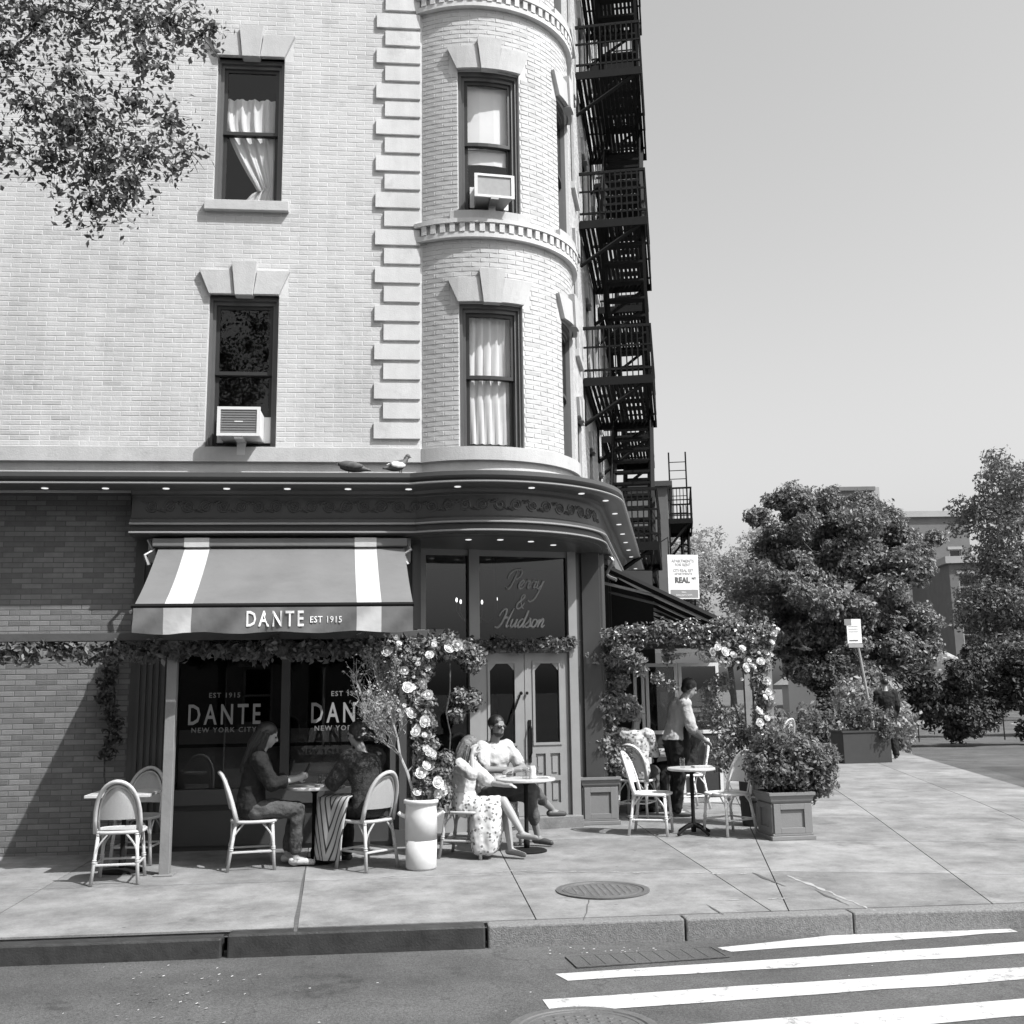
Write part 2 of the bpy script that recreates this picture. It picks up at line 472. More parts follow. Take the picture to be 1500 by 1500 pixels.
# patterned cloths
def pattern(name, kind, a, b, scale):
    ma = bpy.data.materials.new(name); ma.use_nodes = True
    n = ma.node_tree; N = n.nodes; L = n.links; bs = N['Principled BSDF']
    bs.inputs['Roughness'].default_value = .9; bs.inputs['Specular IOR Level'].default_value = .15
    tc = N.new('ShaderNodeTexCoord'); ra = N.new('ShaderNodeValToRGB')
    ra.color_ramp.elements[0].color = (a, a, a, 1); ra.color_ramp.elements[1].color = (b, b, b, 1)
    if kind == 'floral':
        vo = N.new('ShaderNodeTexVoronoi'); vo.inputs['Scale'].default_value = scale; L.new(tc.outputs['Object'], vo.inputs['Vector'])
        no = N.new('ShaderNodeTexNoise'); no.inputs['Scale'].default_value = scale * 1.5; L.new(tc.outputs['Object'], no.inputs['Vector'])
        ad = N.new('ShaderNodeMath'); ad.operation = 'MULTIPLY_ADD'; ad.inputs[1].default_value = .8; L.new(no.outputs[0], ad.inputs[0]); L.new(vo.outputs['Distance'], ad.inputs[2])
        L.new(ad.outputs[0], ra.inputs[0]); ra.color_ramp.elements[0].position = .62; ra.color_ramp.elements[1].position = .78
    elif kind == 'chevron':
        sp = N.new('ShaderNodeSeparateXYZ'); L.new(tc.outputs['UV'], sp.inputs[0])
        pp = N.new('ShaderNodeMath'); pp.operation = 'PINGPONG'; pp.inputs[1].default_value = .5; L.new(sp.outputs[0], pp.inputs[0])
        ma1 = N.new('ShaderNodeMath'); ma1.operation = 'MULTIPLY_ADD'; ma1.inputs[1].default_value = -1.3; L.new(pp.outputs[0], ma1.inputs[0]); L.new(sp.outputs[1], ma1.inputs[2])
        ml = N.new('ShaderNodeMath'); ml.operation = 'MULTIPLY'; ml.inputs[1].default_value = scale; L.new(ma1.outputs[0], ml.inputs[0])
        fr_ = N.new('ShaderNodeMath'); fr_.operation = 'FRACT'; L.new(ml.outputs[0], fr_.inputs[0])
        L.new(fr_.outputs[0], ra.inputs[0]); ra.color_ramp.elements[0].position = .24; ra.color_ramp.elements[1].position = .32
    L.new(ra.outputs[0], bs.inputs['Base Color'])
    M[name] = ma
pattern('floral', 'floral', .14, .58, 22)
pattern('chevron', 'chevron', .05, .40, 4.5)

# ================================================================== GROUND
TA = rad(14.0)
TV = Vector((math.sin(TA), math.cos(TA), 0)); NV = Vector((math.cos(TA), -math.sin(TA), 0))
CT = Vector((0.82, 13.28, 0)); RT = 1.27
ROADZ = -0.155
def onright(d, s):                       # d metres out from the turret centre, s metres along the avenue
    return CT + NV * d + TV * s

road = MB().slab([(-300, -300), (300, -300), (300, 400), (-300, 400)], ROADZ - .3, ROADZ).build('road', M['asphalt'])
tag(road, 'worn dark asphalt road in front of the corner', 'road', kind='structure')

# pavement outline: kerb line y=8.3, corner arc, then along the avenue
CURB_Y = 8.30
RC = 3.2
lim = (7.8 * 1.0)                         # distance of avenue kerb from turret centre
# corner arc centre
cen_y = CURB_Y + RC
d0 = lim - RC
s_c = (cen_y - CT.y - d0 * NV.y) / TV.y
ARC_C = onright(d0, s_c)
arc_pts = []
a0, a1 = -math.pi / 2, -TA
for i in range(15):
    a = a0 + (a1 - a0) * i / 14
    arc_pts.append((ARC_C.x + RC * math.cos(a), ARC_C.y + RC * math.sin(a)))
def hz(p): return gz(p[1])
far = onright(lim, 70)
# sheet with the gentle fall to the kerb: strips in y
ys = [CURB_Y + .16, 10.0, 11.5, 13.0, 14.5]
sw = MB()
outline = [(-60, CURB_Y + .15)] + [(x, y + .0) for x, y in [(p[0], p[1]) for p in arc_pts]]
inner = []
for i, (x, y) in enumerate(arc_pts):
    a = a0 + (a1 - a0) * i / 14
    inner.append((ARC_C.x + (RC - .16) * math.cos(a), ARC_C.y + (RC - .16) * math.sin(a)))
farI = onright(lim - .16, 70)
poly = [(-60, CURB_Y + .16)] + inner + [(farI.x, farI.y), (-60, farI.y)]
bm = bmesh.new()
vs_ = [bm.verts.new((x, y, 0)) for x, y in poly]
bm.faces.new(vs_)
for yy in (10.0, 11.5, 13.0, 14.5):
    bmesh.ops.bisect_plane(bm, geom=bm.verts[:] + bm.edges[:] + bm.faces[:], plane_co=(0, yy, 0), plane_no=(0, 1, 0))
for v in bm.verts: v.co.z = gz(v.co.y) - .012
bmesh.ops.triangulate(bm, faces=bm.faces[:])
me = bpy.data.meshes.new('pavement'); bm.to_mesh(me); bm.free(); me.materials.append(M['joint'])
pave = put('pavement', me)
tag(pave, 'pale concrete pavement around the corner building', 'pavement', kind='structure')

def slab_piece(poly, mt, h=0.0):
    bm = bmesh.new()
    top = [bm.verts.new((x, y, gz(y) + h)) for x, y in poly]
    bot = [bm.verts.new((x, y, gz(y) - .05)) for x, y in poly]
    bm.faces.new(top)
    n = len(poly)
    for i in range(n): bm.faces.new((top[(i + 1) % n], top[i], bot[i], bot[(i + 1) % n]))
    bmesh.ops.recalc_face_normals(bm, faces=bm.faces[:])
    me = bpy.data.meshes.new('slab'); bm.to_mesh(me); bm.free(); me.materials.append(mt)
    return put('slab', me, pave)
def clip_poly(poly, a, b, c):             # keep a*x+b*y <= c
    out = []
    for i in range(len(poly)):
        p, q = poly[i], poly[(i + 1) % len(poly)]
        fp, fq = a * p[0] + b * p[1] - c, a * q[0] + b * q[1] - c
        if fp <= 0: out.append(p)
        if fp * fq < 0:
            t = fp / (fp - fq); out.append((p[0] + (q[0] - p[0]) * t, p[1] + (q[1] - p[1]) * t))
    return out
gap = .005
xj = [-13.2, -11.3, -9.4, -7.5, -5.6, -3.2, -.80, .95, 2.75, 4.6]
yj = [CURB_Y + .17, 10.32, 12.35]
SPL = 3.17                                # front grid meets avenue grid along this line (d from turret centre)
cm = ['concrete', 'concrete_b', 'concrete', 'concrete_c']
k = 0
for i in range(len(xj) - 1):
    for j in range(len(yj) - 1):
        sh = .09 * (yj[j] - 9) if xj[i] > -1 else 0
        sk = (lambda x, y: x - (.068 * (y - 8.4) if -1.5 < x < 0 else 0))
        q = [(sk(xj[i] + gap, yj[j] + gap), yj[j] + gap), (sk(xj[i + 1] - gap, yj[j] + gap), yj[j] + gap),
             (sk(xj[i + 1] - gap, yj[j + 1] - gap), yj[j + 1] - gap), (sk(xj[i] + gap, yj[j + 1] - gap), yj[j + 1] - gap)]
        q = clip_poly(q, NV.x, NV.y, NV.dot(CT) + SPL - gap)
        if len(q) > 2: slab_piece(q, M[cm[k % 4]])
        k += 1
for i in range(len(xj) - 1):
    q = clip_poly([(xj[i] + gap, 12.35 + gap), (xj[i + 1] - gap, 12.35 + gap), (xj[i + 1] - gap, 14.2), (xj[i] + gap, 14.2)], NV.x, NV.y, NV.dot(CT) + SPL - gap)
    if len(q) > 2: slab_piece(q, M['concrete'])
# avenue grid
ds = [1.3, SPL, 4.75, 6.4, lim - .17]
ss = [-8.4, -6.3, -4.4, -2.5, -.6, 1.3, 3.2, 5.1, 7.0, 9.0, 11.0, 13.0, 15.0, 18.0, 21.0, 25.0, 30, 40, 69]
for i in range(len(ds) - 1):
    for j in range(len(ss) - 1):
        q = [onright(a, b) for a, b in ((ds[i] + gap, ss[j] + gap), (ds[i + 1] - gap, ss[j] + gap), (ds[i + 1] - gap, ss[j + 1] - gap), (ds[i] + gap, ss[j + 1] - gap))]
        q = [(p.x, p.y) for p in q]
        if i == 0: q = clip_poly(q, 0, -1, -(14.2 + gap))
        q = clip_poly(q, 0, -1, -(CURB_Y + .17)) if len(q) > 2 else q
        # clip to the corner arc
        if len(q) > 2:
            for t in range(1, 14):
                a = a0 + (a1 - a0) * t / 14
                nx, ny = math.cos(a), math.sin(a)
                if len(q) > 2: q = clip_poly(q, nx, ny, nx * ARC_C.x + ny * ARC_C.y + RC - .17)
        if len(q) > 2: slab_piece(q, M[cm[(i * 3 + j * 2) % 4]], .0005)
# cracks, cement smears
def strip(pts, wd, mt, name, z=.004):
    b = MB()
    for i in range(len(pts) - 1):
        a, c = Vector((*pts[i], 0)), Vector((*pts[i + 1], 0))
        d = (c - a).normalized(); n = Vector((-d.y, d.x, 0))
        w0 = wd[i] if isinstance(wd, list) else wd; w1 = wd[i + 1] if isinstance(wd, list) else wd
        q = [a - n * w0, c - n * w1, c + n * w1, a + n * w0]
        b.add([(p.x, p.y, gz(p.y) + z) for p in q], [(0, 1, 2, 3)])
    return b.build(name, mt, pave)
def jit(a, b, n, amp): return [(a[0] + (b[0] - a[0]) * i / n + random.uniform(-1, 1) * amp, a[1] + (b[1] - a[1]) * i / n + random.uniform(-.4, .4) * amp) for i in range(n + 1)]
def gp(*L): return [(gnd(x, y).x, gnd(x, y).y) for x, y in L]
strip(gp((554, 1104), (551, 1118), (549, 1134), (546, 1150), (544.5, 1163)), [.006, .009, .012, .017, .012], M['joint'], 'crack')
strip(gp(*jit((978, 1107), (1010, 1120), 9, .9)), [.004, .012, .016, .022, .018, .012, .014, .006, .006, .002], M['joint'], 'crack')
strip(gp(*jit((1036, 1123), (1070, 1138), 9, .9)), [.002, .004, .008, .014, .018, .012, .008, .004, .003, .002], M['joint'], 'crack')
strip(gp(*jit((823, 1132.5), (818.5, 1152), 8, .8)), .004, M['joint'], 'crack')
strip(gp(*jit((934, 1137), (951, 1147), 6, .6)), [.002, .004, .008, .010, .008, .005, .002], M['joint'], 'crack')
strip(gp(*jit((742, 1105), (975, 1108), 46, 1.4)), [random.choice([.0, .004, .012, .022]) * random.uniform(.4, 1.2) + .0005 for _ in range(47)], M['cement'], 'cement_smear', .003)
strip(gp(*jit((934, 1133), (1058, 1130), 26, 1.2)), [random.choice([.0, .006, .014]) * random.uniform(.4, 1.2) + .0005 for _ in range(27)], M['cement'], 'cement_smear', .003)
strip(gp(*jit((1012, 1110), (1095, 1143), 24, 1.6)), [random.uniform(.004, .03) for _ in range(25)], M['cement'], 'cement_smear', .003)
strip(gp(*jit((600, 1112), (742, 1106), 24, 1.4)), [random.choice([0, .004, .01]) + .0005 for _ in range(25)], M['cement'], 'cement_smear', .003)

# kerb stones
kerb = tag(empty('kerb', (0, CURB_Y, 0)), 'kerb along the front pavement, steel faced then granite', 'kerb', kind='structure')
def kstone(x0, x1, mt, drop=0, drop1=0, y=CURB_Y, wd=.15, name='kerb_stone'):
    b = MB()
    b.hexa([(x0, y, ROADZ - .1), (x1, y, ROADZ - .1), (x1, y + wd, ROADZ - .1), (x0, y + wd, ROADZ - .1),
            (x0, y, .002 - drop), (x1, y, .002 - drop1), (x1, y + wd, .004 - drop), (x0, y + wd, .004 - drop)])
    return b.build(name, M[mt], kerb, bevel=.014)
xs_m = at(726, 1160, CURB_Y).x
xa = at(477, 1175, CURB_Y).x
kstone(xa + .02, xs_m - .01, 'steelkerb', name='steel_kerb')
kstone(xa - 2.3, xa - .02, 'steelkerb', .022, .022, name='steel_kerb')
x = xa - 2.31
while x > -16:
    kstone(x - 1.9, x - .015, 'granite', random.uniform(-.003, .006)); x -= 1.9
xr = [xs_m + .01, at(915, 1150, CURB_Y).x, at(1074, 1144, CURB_Y).x]
kstone(xr[0], xr[1] - .012, 'granite'); kstone(xr[1], xr[2] - .008, 'granite')
# kerb drop at the corner ramp
kx = [xr[2], arc_pts[0][0]]
kstone(kx[0], kx[1] - .01, 'granite', 0, .02)
for i in range(14):
    (xa_, ya_), (xb_, yb_) = arc_pts[i], arc_pts[i + 1]
    p, q = inner[i], inner[i + 1]
    b = MB(); e = .001
    b.hexa([(xa_, ya_, ROADZ - .1), (xb_, yb_, ROADZ - .1), (q[0], q[1], ROADZ - .1), (p[0], p[1], ROADZ - .1),
            (xa_, ya_, .0), (xb_, yb_, .0), (q[0], q[1], .003), (p[0], p[1], .003)])
    b.build('kerb_stone', M['granite'], kerb, bevel=.012)
sA = (Vector((arc_pts[-1][0], arc_pts[-1][1], 0)) - CT).dot(TV)
frA = Fr(onright(lim, sA), (TV.x, TV.y))
for i in range(20):
    MB().box(i * 3.0 + .01, i * 3.0 + 2.99, 0, .16, ROADZ - .1, .002, frA).build('kerb_stone', M['granite'], kerb, bevel=.012)

# crosswalk
def rp(px, py):
    d = ray(px, py); return CAM + d * ((ROADZ - EYE) / d.z)
def stripe(pts):
    n = len(pts)
    b = MB(); b.add([(x, y, ROADZ + .004) for x, y in pts], [tuple(range(n))])
    return b.build('crosswalk_stripe', M['paint'], road)
def edge_x(p, q, X): t = (X - p[0]) / (q[0] - p[0]); return p[1] + (q[1] - p[1]) * t
S = [((945, 1178), (1114, 1160), (958, 1182), (1114, 1171)), ((791, 1203), (1114, 1181), (803, 1209.5), (1114, 1191)), ((779, 1227.5), (1114, 1205), (788, 1240), (1114, 1217))]
XR = 4.55
for tl, tr, bl, br in S:
    A, B, C_, D = rp(*tl), rp(*tr), rp(*bl), rp(*br)
    pts = [(A.x, A.y)]
    pts += [(C_.x, C_.y)]
    n = 9
    low = [(C_.x + (XR - C_.x) * i / n, edge_x(C_, D, C_.x + (XR - C_.x) * i / n) + random.uniform(-.012, .012)) for i in range(1, n + 1)]
    top = [(A.x + (XR - A.x) * i / n, edge_x(A, B, A.x + (XR - A.x) * i / n) + random.uniform(-.012, .012)) for i in range(n, 0, -1)]
    stripe(pts + low + top)
sl_ = .105
for kx_, y0 in ((.72, 6.22), (.66, 5.58), (.62, 4.94), (.55, 4.30), (.5, 3.66), (.45, 3.0), (.4, 2.3), (.3, 1.6)):
    n = 9
    low = [(kx_ + .03 + (XR - kx_) * i / n, y0 - .29 + sl_ * ((XR - kx_) * i / n) + random.uniform(-.012, .012)) for i in range(n + 1)]
    top = [(kx_ + (XR - kx_) * i / n, y0 + sl_ * ((XR - kx_) * i / n) + random.uniform(-.012, .012)) for i in range(n, -1, -1)]
    stripe(low + top)
# drain grate in the gutter
g0, g1 = rp(800, 1187), rp(940, 1177.5)
dr = tag(empty('storm_drain', (1.6, 7.9, ROADZ)), 'flat cast iron gutter drain grate beside the granite kerb', 'drain')
frd = Fr((g0.x, g0.y - .0, ROADZ + .004), (g1.x - g0.x, g1.y - g0.y))
Ld = (g1 - g0).length
b = MB(); b.box(0, Ld, -.32, -.30, 0, .006, frd); b.box(0, Ld, -.02, 0, 0, .006, frd); b.box(0, .02, -.30, -.02, 0, .006, frd); b.box(Ld - .02, Ld, -.30, -.02, 0, .006, frd)
b.build('frame', M['asphalt'], dr)
for i in range(1, 11):
    MB().box(Ld * (i - .5) / 10.4 - .05, Ld * (i - .5) / 10.4 + .05, -.30, -.02, 0, .005, frd).build('bar', M['asphalt'], dr)
MB().box(.02, Ld - .02, -.30, -.02, -.001, .002, frd).build('pit', M['asphalt'], dr)
# manholes
def manhole(c, r, z, label):
    o = tag(empty('manhole_cover', (c[0], c[1], z)), label, 'manhole')
    MB().lathe([(r * .86, .001), (r * .88, .010), (r, .010), (r, .001)], (c[0], c[1], z), 40).build('rim', M['castiron'], o)
    MB().lathe([(.001, .002), (r * .85, .002), (r * .85, .006), (.001, .006)], (c[0], c[1], z), 40).build('lid', M['castiron'], o)
    b = MB()
    st = r * .145
    for i in range(-6, 7):
        for j in range(-6, 7):
            x, y = i * st, j * st
            if x * x + y * y < (r * .70) ** 2:
                b.lathe([(st * .40, -.002), (st * .32, .004), (.001, .0042)], (c[0] + x, c[1] + y, z + .006), 6)
    b.lathe([(r * .76, .004), (r * .77, .009), (r * .81, .009), (r * .82, .004)], (c[0], c[1], z), 40)
    b.build('tread', M['castiron'], o)
mc = gnd(836, 1123.3)
manhole((mc.x, mc.y), .395, gz(mc.y), 'round cast iron manhole cover set in the pavement')
mr_ = rp(818, 1256)
manhole((mr_.x, mr_.y), .42, ROADZ, 'round cast iron manhole cover in the asphalt beside the crosswalk')
# repair patches and tar seams in the asphalt
def patch(pts, z=.003): return MB().add([(x, y, ROADZ + z) for x, y in pts], [tuple(range(len(pts)))]).build('asphalt_patch', M['asphalt_patch'], road)
patch([(-6.6, 6.9), (-4.6, 6.8), (-4.6, 7.7), (-6.6, 7.75)], .0025)
patch([(5.4, 5.6), (8.5, 6.1), (8.3, 7.0), (5.3, 6.6)])
patch([(9.5, 12), (11.2, 11.6), (14.2, 23), (12.5, 23.5)])
def seam(pts, wd):
    b = MB()
    P = catmull([(x, y, 0) for x, y in pts], 8)
    for i in range(len(P) - 1):
        d = (P[i + 1] - P[i]).normalized(); n = Vector((-d.y, d.x, 0)); w0, w1 = wd * random.uniform(.6, 1.2), wd * random.uniform(.6, 1.2)
        b.add([tuple(q) for q in (P[i] - n * w0 + Vector((0, 0, ROADZ + .0035)), P[i + 1] - n * w1 + Vector((0, 0, ROADZ + .0035)), P[i + 1] + n * w1 + Vector((0, 0, ROADZ + .0035)), P[i] + n * w0 + Vector((0, 0, ROADZ + .0035)))], [(0, 1, 2, 3)])
    b.build('tar_seam', M['castiron'], road)
seam([(-9, 5.9), (-6, 5.75), (-3.2, 5.85)], .02); seam([(-1.2, 5.6), (-.3, 5.55), (.55, 5.7)], .018); seam([(5, 4.0), (7, 4.6), (10, 5.2)], .02)
# litter: small pale petals on the road
b = MB()
for i in range(90):
    p = rp(random.gauss(425, 40), random.uniform(1195, 1250)); a = random.uniform(0, 3); r = random.uniform(.006, .014)
    b.add([(p.x + r * math.cos(a + q), p.y + r * math.sin(a + q) * .8, ROADZ + .006 + .004 * (q > 2)) for q in (0, 1.6, 3.1, 4.7)], [(0, 1, 2, 3)])
for i in range(60):
    p = rp(random.uniform(780, 960), 1181 + random.uniform(-3, 4)) if i % 3 else rp(random.uniform(386, 1110), random.uniform(1190, 1330)); a = random.uniform(0, 3); r = random.uniform(.005, .012)
    b.add([(p.x + r * math.cos(a + q), p.y + r * math.sin(a + q) * .8, ROADZ + .006) for q in (0, 1.6, 3.1, 4.7)], [(0, 1, 2, 3)])
tag(b.build('fallen_petals', M['petal'], kind='stuff'), 'small white petals scattered on the asphalt', 'petals')

# ================================================================== CORNER BUILDING
bld = tag(empty('corner_building', (-2, 14, 0)), 'tall light painted brick corner building with round turret and dark shopfront', 'building')
YF, ZB, ZT = 12.2, 4.25, 19.6
PITCHZ = 2.98
COL = [-1.9, -5.35, -8.1, -10.9]
ROWS = [(4.41, 6.22), (7.37, 9.22), (10.35, 12.2), (13.33, 15.15), (16.3, 18.1)]
WW = .79
opens = [(c - WW / 2, c + WW / 2, z0, z1) for c in COL for z0, z1 in ROWS]
def cells(x0, x1, z0, z1, ops):
    xs = sorted({x0, x1} | {v for o in ops for v in o[:2] if x0 < v < x1}); zs = sorted({z0, z1} | {v for o in ops for v in o[2:] if z0 < v < z1})
    for i in range(len(xs) - 1):
        run = None
        for j in range(len(zs) - 1):
            cx, cz = (xs[i] + xs[i + 1]) / 2, (zs[j] + zs[j + 1]) / 2
            hole = any(o[0] < cx < o[1] and o[2] < cz < o[3] for o in ops)
            if not hole: run = (run[0] if run else zs[j], zs[j + 1])
            if (hole or j == len(zs) - 2) and run:
                yield xs[i], xs[i + 1], run[0], run[1]; run = None
            if hole: run = None
FR_F = Fr((0, YF, 0), (1, 0))
b = MB()
for c in cells(-13, .30, ZB, ZT, opens): b.box(c[0], c[1], .006, .32, c[2], c[3], FR_F)
front_wall = b.build('front_wall', M['mortar'], bld)

BH, BL, JT = .0575, .215, .009
def courses(x0, x1, z0, z1, ops, seed):
    rg = random.Random(seed)
    z = z0; k = 0
    while z + BH <= z1 + .001:
        segs = [(x0, x1)]
        for o in ops:
            if o[2] < z + BH - .004 and o[3] > z + .004:
                ns = []
                for a, b_ in segs:
                    if o[1] <= a or o[0] >= b_: ns.append((a, b_)); continue
                    if o[0] > a: ns.append((a, o[0]))
                    if o[1] < b_: ns.append((o[1], b_))
                segs = ns
        off = (k % 2) * BL / 2
        for a, b_ in segs:
            x = math.floor((a - off) / BL) * BL + off
            while x < b_:
                p, q = max(x, a), min(x + BL, b_)
                if q - p > .035: yield p + JT / 2, q - JT / 2, z + JT / 2, z + BH - JT / 2, .0042 + rg.uniform(-.0013, .0008)
                x += BL
        z += BH; k += 1
def brick_add(b, fr, x0, x1, z0, z1, d):
    e = .003
    v = [fr.p(x, .0060, z) for x, z in ((x0, z0), (x1, z0), (x1, z1), (x0, z1))] + [fr.p(x, d, z) for x, z in ((x0 + e, z0 + e), (x1 - e, z0 + e), (x1 - e, z1 - e), (x0 + e, z1 - e))]
    b.add(v, [(4, 5, 6, 7), (0, 1, 5, 4), (1, 2, 6, 5), (2, 3, 7, 6), (3, 0, 4, 7)])
lint = []                                  # keep bricks out of the lintel stones
for c in COL:
    for z0, z1 in ROWS: lint.append((c - WW / 2 - .1, c + WW / 2 + .1, z1, z1 + .30))
stuffb = MB(); singles = []
for x0, x1, z0, z1, d in courses(-9.5, .12, 4.43, 15.2, opens + lint, 3):
    if -3.15 < x0 and x1 < -.45 and z0 < 5.75 and len(singles) < 300: singles.append((x0, x1, z0, z1, d))
    else: brick_add(stuffb, FR_F, x0, x1, z0, z1, d)
stuffb.build('brickwork', M['brick'], front_wall, kind='stuff')
bmesh_cache = {}
for x0, x1, z0, z1, d in singles:
    key = (round(x1 - x0, 3), round(d, 3))
    if key not in bmesh_cache:
        t = MB(); brick_add(t, Fr(), 0, x1 - x0, 0, z1 - z0, d); bmesh_cache[key] = t.mesh('brick', M['brick'])
    o = put('brick', bmesh_cache[key]); o.location = (x0, YF, z0); o.parent = front_wall
    o.matrix_parent_inverse = wmat(front_wall).inverted()

# quoin blocks
z = 4.46; k = 0
qz0 = 7.107
zq = qz0 - 12 * .2345
k = 0
while zq < ZT - .2:
    if zq > 4.40:
        xl = -.30 if k % 2 == 0 else -.405
        MB().box(xl, .125, -.030, .004, zq, zq + .188, FR_F).build('quoin_block', M['mortar'], bld, bevel=.002)
    zq += .2345; k += 1

# ---- windows
def window(fr, w_, h, parent, curtain=None, sill=True, lint=True, gl='glass', big=False, blind=0):
    b = MB()
    h2 = w_ / 2
    A = lambda *a: b.arcbox(*a, fr, .12)
    A(-h2, -h2 + .035, .05, .22, 0, h); A(h2 - .035, h2, .05, .22, 0, h); A(-h2 + .035, h2 - .035, .05, .22, h - .05, h); A(-h2 + .035, h2 - .035, .05, .22, 0, .035)
    A(-h2 + .035, -h2 + .07, .085, .21, .035, h - .05); A(h2 - .07, h2 - .035, .085, .21, .035, h - .05); A(-h2 + .07, h2 - .07, .085, .21, h - .095, h - .05)
    wn = b.build('window', M['frame'], parent)
    iw = h2 - .07; mid = h * .5
    for nm, z0, z1, y in (('sash', mid - .02, h - .095, .11), ('sash', .035, mid + .022, .15)):
        b = MB(); s_ = .042
        B = lambda *a: b.arcbox(*a, fr, .12)
        B(-iw, -iw + s_, y, y + .035, z0, z1); B(iw - s_, iw, y, y + .035, z0, z1); B(-iw + s_, iw - s_, y, y + .035, z1 - s_, z1); B(-iw + s_, iw - s_, y, y + .035, z0, z0 + s_)
        b.build(nm, M['sash'], wn)
        b = MB(); b.add([fr.p(x, y + .015, z) for x, z in ((-iw + s_ - .004, z0 + s_ - .004), (iw - s_ + .004, z0 + s_ - .004), (iw - s_ + .004, z1 - s_ + .004), (-iw + s_ - .004, z1 - s_ + .004))], [(0, 1, 2, 3)])
        b.build('pane', M[gl], wn)
    if sill:
        b = MB(); b.arcbox(-h2 - .09, h2 + .09, -.065, .09, -.125, -.002, fr, .15); b.build('sill', M['stone'], wn, bevel=.006)
    if lint:
        e = .12
        for poly, pr in (([(-h2 - .0, 0), (-.105, 0), (-.145, .29), (-h2 - e, .29)], .05), ([(-.10, -.02), (.10, -.02), (.145, .39), (-.145, .39)], .08), ([(.105, 0), (h2, 0), (h2 + e, .29), (.145, .29)], .05)):
            b = MB()
            poly = [(x, z + h) for x, z in poly]
            if isinstance(fr, Cy):        # split for curvature
                x0 = [poly[0], poly[3]]; x1 = [poly[1], poly[2]]
                for i in range(3):
                    l = lambda t: [(x0[0][0] + (x1[0][0] - x0[0][0]) * t, x0[0][1]), (x0[1][0] + (x1[1][0] - x0[1][0]) * t, x0[1][1])]
                    p, q = l(i / 3), l((i + 1) / 3)
                    b.prism([p[0], q[0], q[1], p[1]], -pr, .02, fr)
                b.build('lintel_stone', M['stone'], wn)
            else:
                b.prism(poly, -pr, .06, fr); b.build('lintel_stone', M['stone'], wn, bevel=.004)
    if curtain:
        b = MB(); n = 28
        rows = 14
        v = []; f = []
        for j in range(rows + 1):
            tz = j / rows
            for i in range(n + 1):
                tx = i / n
                x = -iw + 2 * iw * tx
                if curtain == 'straight':
                    xx = x; zz = .1 + (h - .2) * tz
                    yy = .215 + .018 * math.sin(tx * 34 + 1.5 * math.sin(tz * 3)) + .012 * math.sin(tx * 71)
                else:                      # swept to one side
                    g = max(0, min(1, 1 - abs(tz - .22) / .55)) ** 1.4
                    xx = x + (iw * .82 - x) * g * .72; zz = .06 + (h * .74) * tz - .14 * (1 - tx) * g * (1 if tz > .2 else .3)
                    yy = .225 + .02 * math.sin(tx * 26 + tz * 4) + .016 * math.sin(tx * 55)
                v.append(fr.p(xx, yy, zz))
        for j in range(rows):
            for i in range(n): f.append((j * (n + 1) + i, j * (n + 1) + i + 1, (j + 1) * (n + 1) + i + 1, (j + 1) * (n + 1) + i))
        b.add(v, f); b.build('curtain', M['curtain'], wn, smooth=True)
    if blind:
        b = MB(); b.arcbox(-iw, iw, .200, .205, h * (1 - blind), h - .06, fr, .2); b.build('roller_blind', M['curtain'], wn)
    return wn
cur = {(0, 1): 'swept', (1, 0): 'straight', (2, 2): 'straight', (1, 2): 'swept'}
for ci, c in enumerate(COL[:3]):
    for ri, (z0, z1) in enumerate(ROWS):
        window(FR_F.sub(c, 0, z0), WW, z1 - z0, bld, cur.get((ci, ri)), sill=ri > 0, blind={(1, 1): .45, (2, 0): .35, (0, 2): .4, (2, 1): .6}.get((ci, ri), 0))

# ---- turret
def PA(a, r, z): return (CT.x + r * math.sin(a), CT.y - r * math.cos(a), z)
A_L, A_R = -rad(31.8), rad(119)
TW = [rad(6.0), rad(71.0)]
tro = [(4.38, 6.12), (7.24, 9.07), (10.22, 12.05), (13.2, 15.0), (16.2, 18.0)]
da = .385 / RT
topen = [(a - da, a + da, z0, z1) for a in TW for z0, z1 in tro]
frT = Cy((CT.x, CT.y), RT, 0, 0)
tops = [(o[0] * RT, o[1] * RT, o[2], o[3]) for o in topen]
b = MB()
for c in cells(A_L * RT, A_R * RT, ZB, ZT, tops): b.arcbox(c[0], c[1], .006, .30, c[2], c[3], frT, .06)
tw_wall = b.build('turret_wall', M['mortar'], bld)
tl = [((a * RT) - .385 - .1, (a * RT) + .385 + .1, z1, z1 + .3) for a in TW for z0, z1 in tro]
tb = MB()
for x0, x1, z0, z1, d in courses(A_L * RT, A_R * RT, 4.43, 15.6, tops + tl, 9):
    brick_add(tb, frT, x0, x1, z0, z1, d - .0046)
tb.build('brickwork', M['brick'], tw_wall, kind='stuff')
tcur = {(0, 0): 'straight', (1, 0): None}
for ai, a in enumerate(TW):
    for ri, (z0, z1) in enumerate(tro):
        window(Cy((CT.x, CT.y), RT, a, z0), .77, z1 - z0, bld, tcur.get((ai, ri)), sill=ri > 0, blind={(0, 1): .62, (0, 2): .3}.get((ai, ri), 0))
